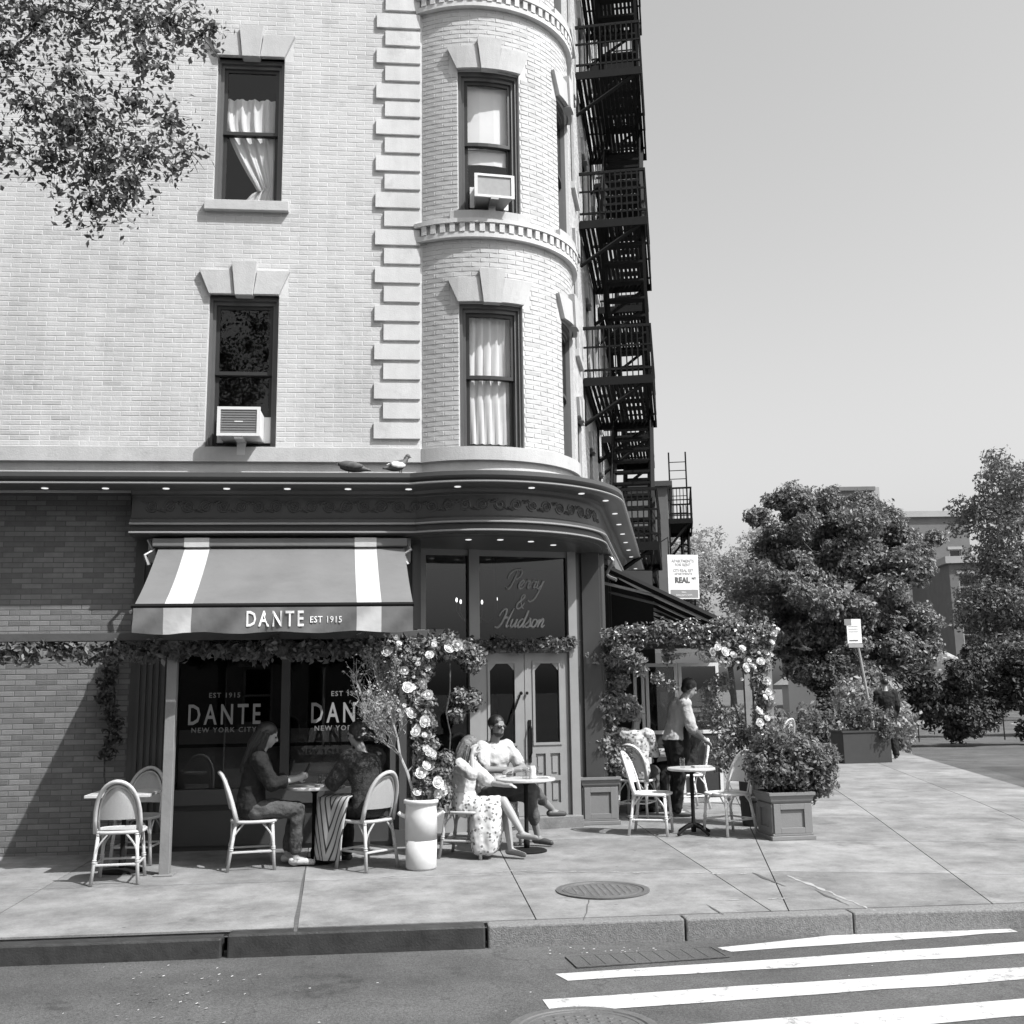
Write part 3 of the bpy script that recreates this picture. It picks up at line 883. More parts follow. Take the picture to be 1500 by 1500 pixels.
# dentil bands
for zb in (6.905, 9.885, 12.865, 15.845):
    b = MB()
    b.arcbox(A_L * RT - .06, A_R * RT, -.085, .02, zb + .175, zb + .225, frT, .05)
    b.arcbox(A_L * RT - .05, A_R * RT, -.065, .02, zb, zb + .062, frT, .05)
    b.arcbox(A_L * RT, A_R * RT, -.03, .02, zb + .06, zb + .178, frT, .05)
    b.build('turret_band', M['whitewash'], bld)
    b = MB(); x = A_L * RT + .03
    while x < A_R * RT - .06:
        b.box(x, x + .058, -.075, -.028, zb + .064, zb + .173, frT); x += .112
    b.build('dentils', M['whitewash'], bld, kind='stuff')
# stone band and whitewashed strip above the shop cornice
b = MB(); b.box(-13, .128, -.05, .02, 4.245, 4.415, FR_F); b.build('stone_band', M['stone'], bld, bevel=.004)
b = MB(); b.arcbox(A_L * RT - .03, A_R * RT, -.05, .02, 4.245, 4.40, frT, .05); b.build('stone_band', M['stone'], bld)
b = MB(); b.box(-13, .20, .0, .30, 3.9, 4.25, FR_F); b.build('plinth_strip', M['whitewash'], bld)
b = MB(); b.arcbox(A_L * RT, A_R * RT, .0, .25, 3.9, 4.25, frT, .05); b.build('plinth_strip', M['whitewash'], bld)

# ---- right wall along the avenue
DW = .93
FR_R = Fr(onright(DW, 0), (TV.x, TV.y))
LR = 14.2
rc = [2.55, 4.7, 7.2, 9.6, 12.0]
ropen = [(c - .38, c + .38, z0, z1) for c in rc for z0, z1 in tro]
b = MB()
for c in cells(.3, LR, ZB, ZT, ropen): b.box(c[0], c[1], .006, .32, c[2], c[3], FR_R)
rw = b.build('avenue_wall', M['mortar'], bld)
b = MB()
rl = [(c - .48, c + .48, z1, z1 + .3) for c in rc for z0, z1 in tro]
for x0, x1, z0, z1, d in courses(.8, LR, 4.43, ZT, ropen + rl, 5): brick_add(b, FR_R, x0, x1, z0, z1, d)
b.build('brickwork', M['brick'], rw, kind='stuff')
for ci, c in enumerate(rc):
    for ri, (z0, z1) in enumerate(tro):
        window(FR_R.sub(c, 0, z0), .76, z1 - z0, bld, None, sill=ri > 0)
# dark rooms behind the windows and the roof
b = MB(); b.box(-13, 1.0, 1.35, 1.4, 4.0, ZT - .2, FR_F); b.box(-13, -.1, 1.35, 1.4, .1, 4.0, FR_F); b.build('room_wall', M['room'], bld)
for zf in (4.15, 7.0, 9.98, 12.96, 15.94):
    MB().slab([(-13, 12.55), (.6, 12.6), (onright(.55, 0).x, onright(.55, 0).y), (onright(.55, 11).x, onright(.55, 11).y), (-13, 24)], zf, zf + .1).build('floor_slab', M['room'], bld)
endp = onright(DW, LR)
b = MB().slab([(-13, 12.0), (.2, 12.0), (1.2, 11.95), (2.1, 12.9), (endp.x + .25, endp.y), (-13, endp.y)], ZT, ZT + .12)
b.build('roof', M['shop'], bld)
# roof cornice
b = MB()
for i in range(2):
    b.box(-13, .1, -.28 - .16 * i, .1, ZT - .5 + .24 * i, ZT - .26 + .24 * i, FR_F); b.box(.6, LR + .2, -.28 - .16 * i, .1, ZT - .5 + .24 * i, ZT - .26 + .24 * i, FR_R)
    b.arcbox(A_L * RT, A_R * RT, -.28 - .16 * i, .1, ZT - .5 + .24 * i, ZT - .26 + .24 * i, frT, .1)
b.build('roof_cornice', M['frame'], bld)
# end wall of the building, far side
e0 = onright(DW, LR); e1 = onright(DW - 12, LR)
MB().slab([(e0.x, e0.y), (e0.x + .01, e0.y - .35), (e1.x, e1.y - .35), (e1.x, e1.y)], 0, ZT).build('end_wall', M['farbrick'], bld)

# ---- shop cornice: profile swept along front, round the turret, along the avenue
prof = [(.0, 4.06), (.50, 4.035), (.55, 4.02), (.55, 3.975), (.53, 3.96), (.50, 3.935), (.50, 3.92), (.545, 3.915), (.545, 3.895), (.50, 3.88), (.47, 3.872), (.33, 3.862), (.31, 3.83), (.275, 3.81), (.27, 3.80), (.27, 3.575), (.285, 3.555), (.335, 3.545), (.335, 3.505), (.30, 3.49), (.30, 3.43), (.335, 3.415), (.335, 3.395), (.25, 3.375), (.04, 3.37)]
def sweep(prof, x_left, s_end, name, mt, nseg=36, close=False):
    st = []
    for o, z in prof:
        R_ = RT + o
        ai = -math.acos(max(-1, min(1, (CT.y - YF + o) / R_)))
        P = [(x_left, YF - o, z), (CT.x + R_ * math.sin(ai), YF - o, z)]
        for i in range(1, nseg + 1):
            a = ai + (math.pi / 2 - TA - ai) * i / nseg
            P.append((CT.x + R_ * math.sin(a), CT.y - R_ * math.cos(a), z))
        e = onright(R_, s_end); P.append((e.x, e.y, z))
        st.append(P)
    v, f = [], []
    n = len(st[0]); m_ = len(prof)
    for P in st: v += P
    for i in range(m_ - 1):
        for j in range(n - 1): f.append((i * n + j, i * n + j + 1, (i + 1) * n + j + 1, (i + 1) * n + j))
    f.append(tuple(i * n for i in range(m_)))
    b = MB(); b.add(v, f)
    return b
cut = 11
XC = -2.99
sweep(prof[:cut + 1], -13, 14, 'shop_cornice', M['shop_light']).build('shop_cornice', M['shop_light'], bld)
fz_ = sweep(prof[cut:], XC, 14, 'frieze', M['shop']).build('frieze', M['shop'], bld)
sweep([(.545, 3.916), (.566, 3.910), (.566, 3.898), (.545, 3.892)], -13, 14, '', None).build('glint_line', M['lip_glint'], bld)  # thin pale strips along the lips, painting the sun's bright edge lines
sweep([(.335, 3.512), (.352, 3.506), (.352, 3.492), (.332, 3.486)], XC, 14, '', None).build('glint_line', M['lip_glint'], bld)
sweep([(.335, 3.416), (.350, 3.411), (.350, 3.398), (.332, 3.393)], XC, 14, '', None).build('glint_line', M['lip_glint'], bld)
# scroll relief on the frieze
b = MB()
def friezep(s):                            # running length along the frieze at offset .10
    o = .274; R_ = RT + o
    ai = -math.acos((CT.y - YF + o) / R_)
    xj_ = CT.x + R_ * math.sin(ai)
    L0 = xj_ - (XC + .1)
    if s < L0: return (XC + .1 + s, YF - o)
    a = ai + (s - L0) / R_
    return (CT.x + R_ * math.sin(a), CT.y - R_ * math.cos(a)) if a < rad(76) else None
s_ = .12; side = 1
while True:
    if friezep(s_ + .3) is None: break
    pts = []
    for i in range(26):
        t = i / 25
        r = .062 * (1 - t) + .008; a = side * (t * 2.2 * 2 * math.pi) + math.pi
        p = friezep(s_ + r * math.cos(a)); pts.append((p[0], p[1], 3.695 + side * .0 + r * math.sin(a)))
    b.tube(pts, .008, 4)
    pts = []
    for i in range(9):
        t = i / 8; p = friezep(s_ - .12 + .24 * t); pts.append((p[0], p[1], 3.695 + side * .055 * math.cos(t * math.pi)))
    b.tube(pts, .007, 4)
    for q in range(3):
        p = friezep(s_ + .10 + q * .02); b.ball((p[0], p[1], 3.695 - side * (.03 + .012 * q)), .018, .018, .012, 6)
    s_ += .19; side = -side
b.build('scroll_relief', M['shop_light'], bld)
# soffit lamps
def lamp(p, r=.036):
    o = MB().lathe([(r, 0), (r, -.004), (r * .75, -.006), (.001, -.006)], (p[0], p[1], p[2]), 14).build('soffit_lamp', M['lamp'], bld)
for i in range(-6, 6):
    px = 422 + 57.5 * i
    q = at(px, 742, YF - .42)
    if q.x < .05: lamp((q.x, YF - .42, 3.868))
for a in (-10, 18, 42, 62): lamp(PA(rad(a), RT + .42, 3.868))
for i in range(9):
    p = onright(RT + .42, .6 + .95 * i); lamp((p.x, p.y, 3.868))
# entry soffit
SZ = 3.372
pts = [PA(rad(a), RT + .26, 0)[:2] for a in range(-34, 77, 5)]
e2 = onright(RT + .26, 6); pts += [(e2.x, e2.y), (onright(0, 6).x, onright(0, 6).y), (-.2, 14.5), (-.2, YF)]
MB().slab(pts, SZ, SZ + .10).build('entry_soffit', M['shop_light'], bld)
for a in (-8, 12, 34, 58): lamp(PA(rad(a), RT - .22, SZ))

# ---- shop front
frS = Fr((0, YF, 0), (1, 0))
b = MB(); b.box(XC, -2.56, .02, .25, 0, 3.39, frS)
for i in range(5): b.box(XC + .07 + i * .066, XC + .105 + i * .066, -.006, .03, .25, 3.2, frS)
b.box(XC - .02, -2.55, -.03, .02, .0, .25, frS)
b.build('pilaster', M['shop'], bld)
b = MB(); b.box(-.14, .135, .02, .28, 0, 3.39, frS); b.box(-.10, -.02, -.03, .03, .0, 3.30, frS); b.box(.04, .10, -.035, .03, 0, 3.30, frS); b.box(-.15, .14, -.05, .03, 0, .22, frS)
b.build('pilaster', M['shop_light'], bld)
b = MB(); b.box(-2.56, -.14, .0, .20, 2.95, 3.39, frS); b.build('fascia', M['shop'], bld)
b = MB(); b.box(-2.56, -.14, -.02, .25, .52, .68, frS); b.build('window_sill', M['shop_light'], bld, bevel=.006)
b = MB(); b.box(-2.56, -.14, .06, .25, 0, .52, frS)
for x0, x1 in ((-2.48, -1.42), (-1.26, -.22)): b.box(x0, x1, .035, .07, .10, .46, frS)
b.build('stall_riser', M['shop'], bld)
for x0, x1 in ((-2.56, -2.49), (-1.38, -1.29), (-.20, -.14)):
    MB().box(x0, x1, .0, .16, .68, 2.95, frS).build('mullion', M['shop_light'], bld)
for x0, x1 in ((-2.49, -1.38), (-1.29, -.20)):
    sw_ = MB().box(x0, x1, .08, .088, .68, 2.95, frS).build('shop_window', M['glass_dark'], bld)
    MB().box(x0, x1, .11, .135, 1.115, 1.15, frS).build('cafe_rail', M['iron'], sw_)
    MB().box(x0, x1, .20, .25, .55, 1.30, frS).build('banquette_back', M['banquette'], sw_)

# lettering
def text(name, s, size, fr, x, y, z, mt, parent, align='CENTER', bold=0, space=1.0, sx=1.0):
    cu = bpy.data.curves.new('t', 'FONT'); cu.body = s; cu.size = size; cu.align_x = align; cu.offset = bold; cu.space_character = space; cu.extrude = .002; cu.resolution_u = 2
    o = bpy.data.objects.new('t', cu); col.objects.link(o)
    dg = bpy.context.evaluated_depsgraph_get()
    me = bpy.data.meshes.new_from_object(o.evaluated_get(dg))
    bpy.data.objects.remove(o)
    for v in me.vertices: v.co = fr.p(x + v.co.x * sx, y - v.co.z, z + v.co.y)
    me.materials.clear(); me.materials.append(mt); me.update()
    return put(name, me, parent)
for gx, wd in ((-1.995, 0), (-.68, 0)):
    o = [c for c in bld.children if c.name.startswith('shop_window')][0 if gx < -1.5 else 1]
    text('lettering', 'DANTE', .305, frS, gx, .076, 1.362, M['letter_glass'], o, bold=.004, space=1.36, sx=.64)
    text('lettering', 'EST 1915', .075, frS, gx, .076, 1.645, M['letter_script'], o, bold=.001, space=1.2)
    text('lettering', 'NEW YORK CITY', .075, frS, gx, .076, 1.275, M['letter_script'], o, bold=.001, space=1.25)

# ---- corner entrance
frE = Fr((.79, 13.14, 0), rz=rad(12))
DZ = .20
b = MB()
b.box(-.66, -.60, .0, .14, 0, 3.38, frE); b.box(-.07, .06, -.02, .16, 0, 3.38, frE); b.box(1.20, 1.31, -.02, .16, 0, 3.38, frE)
b.box(-.60, -.07, .02, .12, 3.30, 3.38, frE); b.box(.06, 1.20, .02, .12, 3.30, 3.38, frE)
b.box(-.60, -.07, .02, .12, .0, .75, frE); b.box(-.60, -.07, .0, .13, 2.14, 2.26, frE)
b.box(.06, 1.20, -.01, .13, 2.13, 2.27, frE)
b.build('entry_frame', M['door'], bld)
side = Fr((.14, 12.4, 0), (.0, 1))
MB().box(0, .75, .0, .06, 0, 3.38, Fr((.115, 12.45, 0), (.05, 1))).build('entry_side', M['shop'], bld)
tr1 = MB().box(-.60, -.07, .06, .066, 2.26, 3.30, frE).build('transom_window', M['glass_dark'], bld)
tr2 = MB().box(.06, 1.20, .05, .056, 2.27, 3.30, frE).build('transom_window', M['glass_dark'], bld)
MB().box(-.60, -.07, .06, .066, .75, 2.14, frE).build('side_window', M['glass_dark'], bld)
MB().box(1.31, 1.75, .12, .2, 0, 3.38, frE).build('entry_side', M['shop'], bld)
# step
MB().slab([(x, y) for x, y in [tuple(frE.p(-.05, -.12, 0))[:2], tuple(frE.p(1.3, -.12, 0))[:2], tuple(frE.p(1.3, .15, 0))[:2], tuple(frE.p(-.05, .15, 0))[:2]]], 0, DZ - .005).build('door_step', M['concrete_c'], bld, bevel=.01)
for s0, hand in ((.065, 1), (.634, -1)):
    wd = .561
    b = MB(); fr = frE.sub(s0, 0, DZ)
    H = 1.925
    st = .125
    b.box(0, st, .03, .075, 0, H, fr); b.box(wd - st, wd, .03, .075, 0, H, fr)
    b.box(st, wd - st, .03, .075, H - .13, H, fr); b.box(st, wd - st, .03, .075, .72, .85, fr); b.box(st, wd - st, .03, .075, 0, .14, fr)
    b.box(st, wd - st, .03, .075, .40, .46, fr); b.box(wd / 2 - .03, wd / 2 + .03, .03, .075, .14, .72, fr)
    # moulding round the glass
    for x0, x1, z0, z1 in ((st - .03, st, .82, H - .10), (wd - st, wd - st + .03, .82, H - .10), (st, wd - st, H - .13, H - .10), (st, wd - st, .82, .85)):
        b.box(x0, x1, .016, .032, z0, z1, fr)
    # clipped upper corners of the glass
    for sx_ in (0, 1):
        xx = st if sx_ == 0 else wd - st
        q = 1 if sx_ == 0 else -1
        b.prism([(xx, H - .13), (xx + q * .085, H - .13), (xx + q * .05, H - .165), (xx + q * .012, H - .21), (xx, H - .21)][::q], .03, .07, fr)
    d_ = b.build('door', M['door'], bld)
    MB().box(st, wd - st, .05, .056, .85, H - .13, fr).build('glass_pane', M['glass_dark'], d_)
    for x0, x1 in ((st, wd / 2 - .03), (wd / 2 + .03, wd - st)):
        for z0, z1 in ((.14, .40), (.46, .72)):
            b = MB(); b.box(x0 + .002, x1 - .002, .058, .07, z0 + .002, z1 - .002, fr); b.box(x0 + .03, x1 - .03, .044, .06, z0 + .035, z1 - .035, fr); b.build('panel', M['door'], d_)
    hx = wd - .05 if hand == 1 else .05
    if hand == -1:
        b = MB(); b.box(hx - .018, hx + .018, .012, .03, .62, 1.12, fr); b.tube([(hx, .0, .70), (hx, -.045, .74), (hx, -.045, 1.02), (hx, .0, 1.06)], .011, 8, fr); b.build('handle', M['iron'], d_)
    else:
        b = MB(); b.tube([(hx - .16, .01, 1.06), (hx - .02, -.02, 1.42)], .010, 6, fr); b.ball((hx + .0, .0, 1.44), .022, fr=fr, n=8); b.ball((hx + .075, .0, 1.44), .02, fr=fr, n=8); b.build('handle', M['iron'], d_)
# script lettering on the transom
G = {'e': ([[(0, .3), (.35, .45), (.6, .8), (.45, 1.0), (.2, .85), (.12, .4), (.3, .05), (.6, .1), (.85, .4)]], .72),
     'r': ([[(0, .4), (.22, .95), (.28, 1.08), (.36, .88), (.62, .92), (.55, .4), (.64, .05), (.85, .3)]], .74),
     'y': ([[(0, .7), (.12, 1), (.15, .3), (.35, .05), (.65, .4), (.75, 1), (.66, 0), (.4, -1.1), (0, -1.5), (-.35, -1.3)]], .9),
     'u': ([[(0, .6), (.15, 1), (.12, .3), (.3, .03), (.6, .4), (.7, 1), (.68, .2), (.8, .03), (1, .3)]], .92),
     'd': ([[(.65, .85), (.4, 1), (.1, .6), (.15, .1), (.4, .05), (.68, .6), (.82, 2.0), (.72, .3), (.84, .03), (1.0, .3)]], .92),
     's': ([[(0, .2), (.35, .7), (.45, 1.1), (.5, .8), (.65, .35), (.45, .02), (.15, .12)], [(.6, .1), (.85, .3)]], .74),
     'o': ([[(.5, .95), (.2, .9), (.08, .45), (.25, .05), (.55, .15), (.65, .6), (.5, .95), (.62, .82), (.9, .85)]], .8),
     'n': ([[(0, .5), (.12, 1), (.1, .02), (.2, .6), (.45, 1), (.6, .8), (.58, .2), (.7, .03), (.95, .3)]], .9),
     'P': ([[(.62, 2.1), (.52, 1.0), (.35, .2), (.1, 0), (-.2, .2)], [(-.3, 1.2), (-.2, 1.8), (.3, 2.25), (1.0, 2.2), (1.2, 1.7), (.9, 1.2), (.5, 1.15)]], 1.25),
     'H': ([[(-.3, 1.3), (-.1, 1.95), (.3, 2.15), (.42, 1.6), (.3, .5), (.0, 0), (-.4, .1)], [(1.2, 2.25), (1.02, 1.3), (.92, .4), (1.02, .03), (1.25, .25)], [(.3, 1.0), (.6, 1.15), (1.02, 1.1)]], 1.32),
     '&': ([[(1.15, .0), (.7, .35), (.2, 1.5), (.35, 2.0), (.62, 1.9), (.6, 1.5), (.2, 1.1), (-.1, .6), (.05, .1), (.4, 0), (.85, .5), (.95, .9)]], 1.2)}
def script(word, x, z, size, par):
    b = MB(); cx = 0
    for ch in word:
        S_, adv = G[ch]
        for st_ in S_:
            pts = catmull([(x + (cx + px + .38 * pz) * size, 0, z + pz * size) for px, pz in st_], 5)
            n = len(pts)
            b.tube([frE.p(p.x, .044, p.z) for p in pts], [size * (.075 + .07 * math.sin(math.pi * (i + .5) / n)) for i in range(n)], 5)
        cx += adv
    b.build('lettering', M['letter_glass'], par, smooth=True)
script('Perry', .42, 2.905, .105, tr2); script('&', .54, 2.66, .085, tr2); script('Hudson', .30, 2.43, .105, tr2)
# chandelier bulbs inside
ch = tag(empty('chandelier', (.9, 14.1, 2.75)), 'small candle chandelier glowing inside behind the transom windows', 'chandelier')
b = MB(); b.tube([(.9, 14.1, 3.35), (.9, 14.1, 2.6)], .012, 6)
for i in range(6):
    a = i * math.pi / 3 + .3; b.tube(catmull([(.9, 14.1, 2.62), (.9 + .16 * math.cos(a), 14.1 + .16 * math.sin(a), 2.55), (.9 + .3 * math.cos(a), 14.1 + .3 * math.sin(a), 2.68), (.9 + .3 * math.cos(a), 14.1 + .3 * math.sin(a), 2.8)], 4), .009, 5)
b.build('frame', M['metal'], ch)
for i in range(6):
    a = i * math.pi / 3 + .3
    MB().ball((.9 + .3 * math.cos(a), 14.1 + .3 * math.sin(a), 2.83), .014, .014, .03, 8).build('bulb', M['bulb'], ch)
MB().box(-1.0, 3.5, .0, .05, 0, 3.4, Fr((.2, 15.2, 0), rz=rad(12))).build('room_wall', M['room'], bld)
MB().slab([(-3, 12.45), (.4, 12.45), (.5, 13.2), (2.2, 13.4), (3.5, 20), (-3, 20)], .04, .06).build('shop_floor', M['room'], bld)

# ---- shop front along the avenue
DS = 1.45
FR_G = Fr(onright(DS, 0), (TV.x, TV.y))
ssx = [.55, 2.4, 4.6, 6.8, 9.0, 11.2, 13.6]
for i, s in enumerate(ssx):
    b = MB(); b.box(s, s + .16, -.02, .2, 0, 3.39, FR_G); b.box(s + .04, s + .12, -.05, .0, .25, 3.2, FR_G); b.build('column', M['shop_light'], bld)
for i in range(len(ssx) - 1):
    a, c = ssx[i] + .16, ssx[i + 1]
    b = MB(); b.box(a, c, .02, .14, 0, .62, FR_G); b.box(a, c, .0, .14, .62, .70, FR_G); b.box(a, c, .0, .14, 2.35, 2.45, FR_G); b.box(a, c, .0, .14, 3.25, 3.39, FR_G); b.box((a + c) / 2 - .03, (a + c) / 2 + .03, .01, .12, .7, 3.25, FR_G)
    b.build('shop_frame', M['door'], bld)
    MB().box(a, c, .07, .076, .70, 3.25, FR_G).build('shop_window', M['glass_dark'], bld)
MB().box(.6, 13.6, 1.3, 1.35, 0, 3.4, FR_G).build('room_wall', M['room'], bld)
# ---- ground floor wall left of the shop (old dark brick, a street door and a window)
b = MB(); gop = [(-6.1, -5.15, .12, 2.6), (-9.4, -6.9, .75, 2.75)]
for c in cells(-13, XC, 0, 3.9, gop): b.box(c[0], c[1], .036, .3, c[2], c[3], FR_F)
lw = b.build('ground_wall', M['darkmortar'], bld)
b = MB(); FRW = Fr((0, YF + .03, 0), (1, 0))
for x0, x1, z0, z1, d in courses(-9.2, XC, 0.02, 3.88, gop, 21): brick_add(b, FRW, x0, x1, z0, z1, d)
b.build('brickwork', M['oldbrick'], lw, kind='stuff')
b = MB(); b.box(-6.10, -6.02, .1, .3, .12, 2.6, FR_F); b.box(-5.23, -5.15, .1, .3, .12, 2.6, FR_F); b.box(-6.02, -5.23, .1, .3, 2.1, 2.2, FR_F); b.box(-6.02, -5.23, .1, .3, 2.5, 2.6, FR_F); b.build('door_frame', M['shop_light'], bld)
d_ = MB().box(-6.01, -5.24, .18, .23, .12, 2.1, FR_F)
for z0, z1 in ((.25, .9), (1.05, 1.95)): d_.box(-5.88, -5.37, .165, .185, z0, z1, FR_F)
d_ = d_.build('street_door', M['shop'], bld)
MB().ball((-5.32, YF + .15, 1.05), .03, n=8).build('knob', M['metal'], d_)
MB().box(-6.02, -5.23, .2, .206, 2.2, 2.5, FR_F).build('fanlight', M['glass_dark'], bld)
for x0, x1 in ((-9.4, -6.9),):
    b = MB()
    for p, q in ((x0, x0 + .08), ((x0 + x1) / 2 - .04, (x0 + x1) / 2 + .04), (x1 - .08, x1)): b.box(p, q, .1, .28, .75, 2.75, FR_F)
    b.box(x0 + .08, x1 - .08, .1, .28, .75, .83, FR_F); b.box(x0 + .08, x1 - .08, .1, .28, 2.67, 2.75, FR_F); b.box(x0 - .1, x1 + .1, -.03, .2, .62, .75, FR_F)
    wn = b.build('shop_window', M['shop_light'], bld)
    MB().box(x0 + .08, x1 - .08, .18, .186, .83, 2.67, FR_F).build('pane', M['glass_dark'], wn)

# ================================================================== THINGS ON THE FACADE
class Scaled:
    def __init__(s, fr, k, ky): s.fr, s.k, s.ky = fr, k, ky
    def p(s, x, y, z): return s.fr.p(x * s.k, y * s.ky if y < 0 else y, z * s.k)
def ac_unit(fr, label, fins, k=1.0, out=.30):
    o = tag(empty('air_conditioner', fr.p(0, -.1, 0)), label, 'air conditioner')
    fr = Scaled(fr, k, out / .30)
    b = MB(); b.box(-.245, .245, -.30, .22, .03, .37, fr); b.build('case', M['acwhite' if fins else 'acgrill'], o, bevel=.012)
    b = MB()
    for x0, x1, z0, z1 in ((-.255, -.215, .02, .38), (.215, .255, .02, .38), (-.215, .215, .02, .055), (-.215, .215, .345, .38)): b.box(x0, x1, -.325, -.295, z0, z1, fr)
    b.build('front_rim', M['acwhite'], o)
    MB().box(-.214, .214, -.305, -.299, .055, .345, fr).build('grille', M['acgrill'], o)
    if fins:
        for i in range(9): MB().box(-.212, .212, -.316, -.304, .066 + i * .031, .078 + i * .031, fr).build('louvre', M['signgrey'], o)
        MB().box(-.05, .05, -.322, -.316, .19, .205, fr).build('badge', M['acwhite'], o)
    for s in (-1, 1): MB().box(*sorted((s * .25, s * .325)), .12, .16, .03, .36, fr).build('side_panel', M['acwhite'], o)
    b = MB(); b.box(-.05, .05, -.31, .05, -.01, .028, fr); b.prism([(-.05, -.16), (.05, -.16), (.05, -.01), (-.05, -.01)], -.06, .0, fr); b.build('bracket', M['acwhite' if fins else 'metal'], o)
ac_unit(FR_F.sub(-1.88, 0, 4.47), 'white louvred air conditioner in the window over the striped awning', True, .92, .26)
ac_unit(Cy((CT.x, CT.y), RT, rad(6.5), 7.32), 'grey air conditioner with white rim in the turret window', False, .80, .20)

# ---- pigeons
def pigeon(loc, rz, label, up, m1, m2):
    o = MB(); fr = Fr(loc, rz=rz)
    if up:
        o.tube(catmull([fr.p(-.20, 0, .035), fr.p(-.10, 0, .06), fr.p(0, 0, .09), fr.p(.07, 0, .14), fr.p(.09, 0, .19)], 4), [.008, .012, .02, .035, .045, .052, .055, .058, .056, .052, .046, .04, .034, .03, .028, .027, .026], 8)
        o.ball((.105, 0, .20), .03, .026, .028, 8, fr)
        o.tube([fr.p(.13, 0, .2), fr.p(.155, 0, .192)], [.008, .002], 5)
    else:
        o.tube(catmull([fr.p(-.22, 0, .03), fr.p(-.10, 0, .055), fr.p(0, 0, .075), fr.p(.08, 0, .085), fr.p(.12, 0, .08)], 4), [.006, .012, .02, .035, .045, .052, .058, .062, .062, .06, .058, .054, .05, .046, .04, .034, .03], 8)
        o.ball((.115, -.01, .105), .03, .026, .027, 8, fr)
        o.tube([fr.p(.14, 0, .1), fr.p(.165, 0, .095)], [.008, .002], 5)
    r = tag(o.build('pigeon', M[m1], smooth=True), label, 'pigeon', 'pigeons on the cornice')
    b = MB()
    for s in (-1, 1): b.tube([fr.p(.02, s * .02, .06), fr.p(.02, s * .02, .0)], .005, 5)
    b.build('legs', M['rubber'], r)
    b = MB()
    for s in (-1, 1): b.ball((-.04, s * .048, .085 if up else .072), .10, .014, .035, 8, fr)
    b.build('wing', M[m2], r, smooth=True)
pl = at(597, 727, YF - .45); pr = at(643, 727, YF - .45)
pigeon((pl.x, YF - .45, 4.038), math.pi, 'dark pigeon crouching on the shop cornice', False, 'pigeon', 'pigeon')
pigeon((pr.x, YF - .45, 4.038), .5, 'pale winged pigeon standing upright on the shop cornice', True, 'pigeon', 'pigeon_white')

# ---- front awning
aw = tag(empty('awning', (-1.35, YF, 3.2)), 'open striped awning reading DANTE EST 1915 over the front shop window', 'awning')
AX0, AX1, AYT, AYF, AZT, AZF, VH = -2.69, -.05, YF - .26, 10.42, 3.235, 2.512, .235
stripes = [(0, .105, 0), (.105, .205, 1), (.205, .795, 0), (.795, .885, 1), (.885, 1, 0)]
for t0, t1, wh in stripes:
    b = MB(); n, m_ = max(2, int((t1 - t0) * 24)), 12
    v, f = [], []
    for j in range(m_ + 1):
        tj = j / m_
        for i in range(n + 1):
            tx = t0 + (t1 - t0) * i / n
            xt = AX0 + (AX1 - AX0) * tx; xf = -2.545 + (.04 + 2.545) * tx
            z = AZT + (AZF - AZT) * tj - .035 * math.sin(math.pi * tj) - (.010 * math.sin(tx * 17 + 2 * tj) + .006 * math.sin(tx * 41 - 3 * tj)) * math.sin(math.pi * tj) ** .7
            v.append((xt + (xf - xt) * tj, AYT + (AYF - AYT) * tj, z))
    for j in range(m_):
        for i in range(n): f.append((j * (n + 1) + i, j * (n + 1) + i + 1, (j + 1) * (n + 1) + i + 1, (j + 1) * (n + 1) + i))
    b.add(v, f); b.build('canopy_stripe' if wh else 'canopy', M['awning_white' if wh else 'awning'], aw, smooth=True)
    b = MB(); v, f = [], []; m2 = 8; n = max(3, int((t1 - t0) * 60))
    for j in range(m2 + 1):
        tj = j / m2
        for i in range(n + 1):
            tx = t0 + (t1 - t0) * i / n
            x = -2.545 + 2.585 * tx
            y = AYF - .03 + tj * (.026 * math.sin(x * 11 + 2.4 * tj) + .018 * math.sin(x * 27 + tj * 5)) + .01 * tj
            v.append((x, y, AZF - .03 - VH * tj + .01 * tj * math.sin(x * 9)))
    for j in range(m2):
        for i in range(n): f.append((j * (n + 1) + i, j * (n + 1) + i + 1, (j + 1) * (n + 1) + i + 1, (j + 1) * (n + 1) + i))
    b.add(v, f); b.build('valance_stripe' if wh else 'valance', M['awning_white' if wh else 'awning'], aw, smooth=True)
b = MB(); b.tube([(-2.57, AYF - .01, AZF - .01), (.05, AYF - .01, AZF - .01)], .022, 8); b.build('front_bar', M['iron'], aw)
b = MB(); b.box(AX0 - .06, AX1 + .03, -.30, -.17, 3.255, 3.345, frS); b.build('roller_case', M['awning'], aw, bevel=.01)
for t0, t1, wh in stripes:
    if wh: MB().box(AX0 + (AX1 - AX0) * t0, AX0 + (AX1 - AX0) * t1, -.303, -.16, 3.25, 3.349, frS).build('roller_stripe', M['awning_white'], aw)
for x in (AX0 - .1, AX1 + .02):
    sg_ = 1 if x < -1 else -1
    b = MB(); b.tube([(x + sg_ * .15, YF - .15, 3.16), (x + sg_ * .8, YF - .7, 2.80), (x + sg_ * .2, AYF + .05, AZF - .06)], .018, 6); b.box(x - .03, x + .05, -.16, .02, 3.1, 3.36, frS)
    b.tube([(x - .02, YF - .2, 3.34), (x + .05, YF - .25, 3.22), (x - .03, YF - .3, 3.16), (x + .02, YF - .32, 3.05)], .02, 6)
    b.build('arm', M['metal'], aw)
def valance_y(x, z):
    tj = max(0, min(1, (AZF - .03 - z) / VH)); return AYF - .03 + tj * (.026 * math.sin(x * 11 + 2.4 * tj) + .018 * math.sin(x * 27 + tj * 5)) + .01 * tj
frV = Fr((0, AYF - .058, 0), (1, 0))
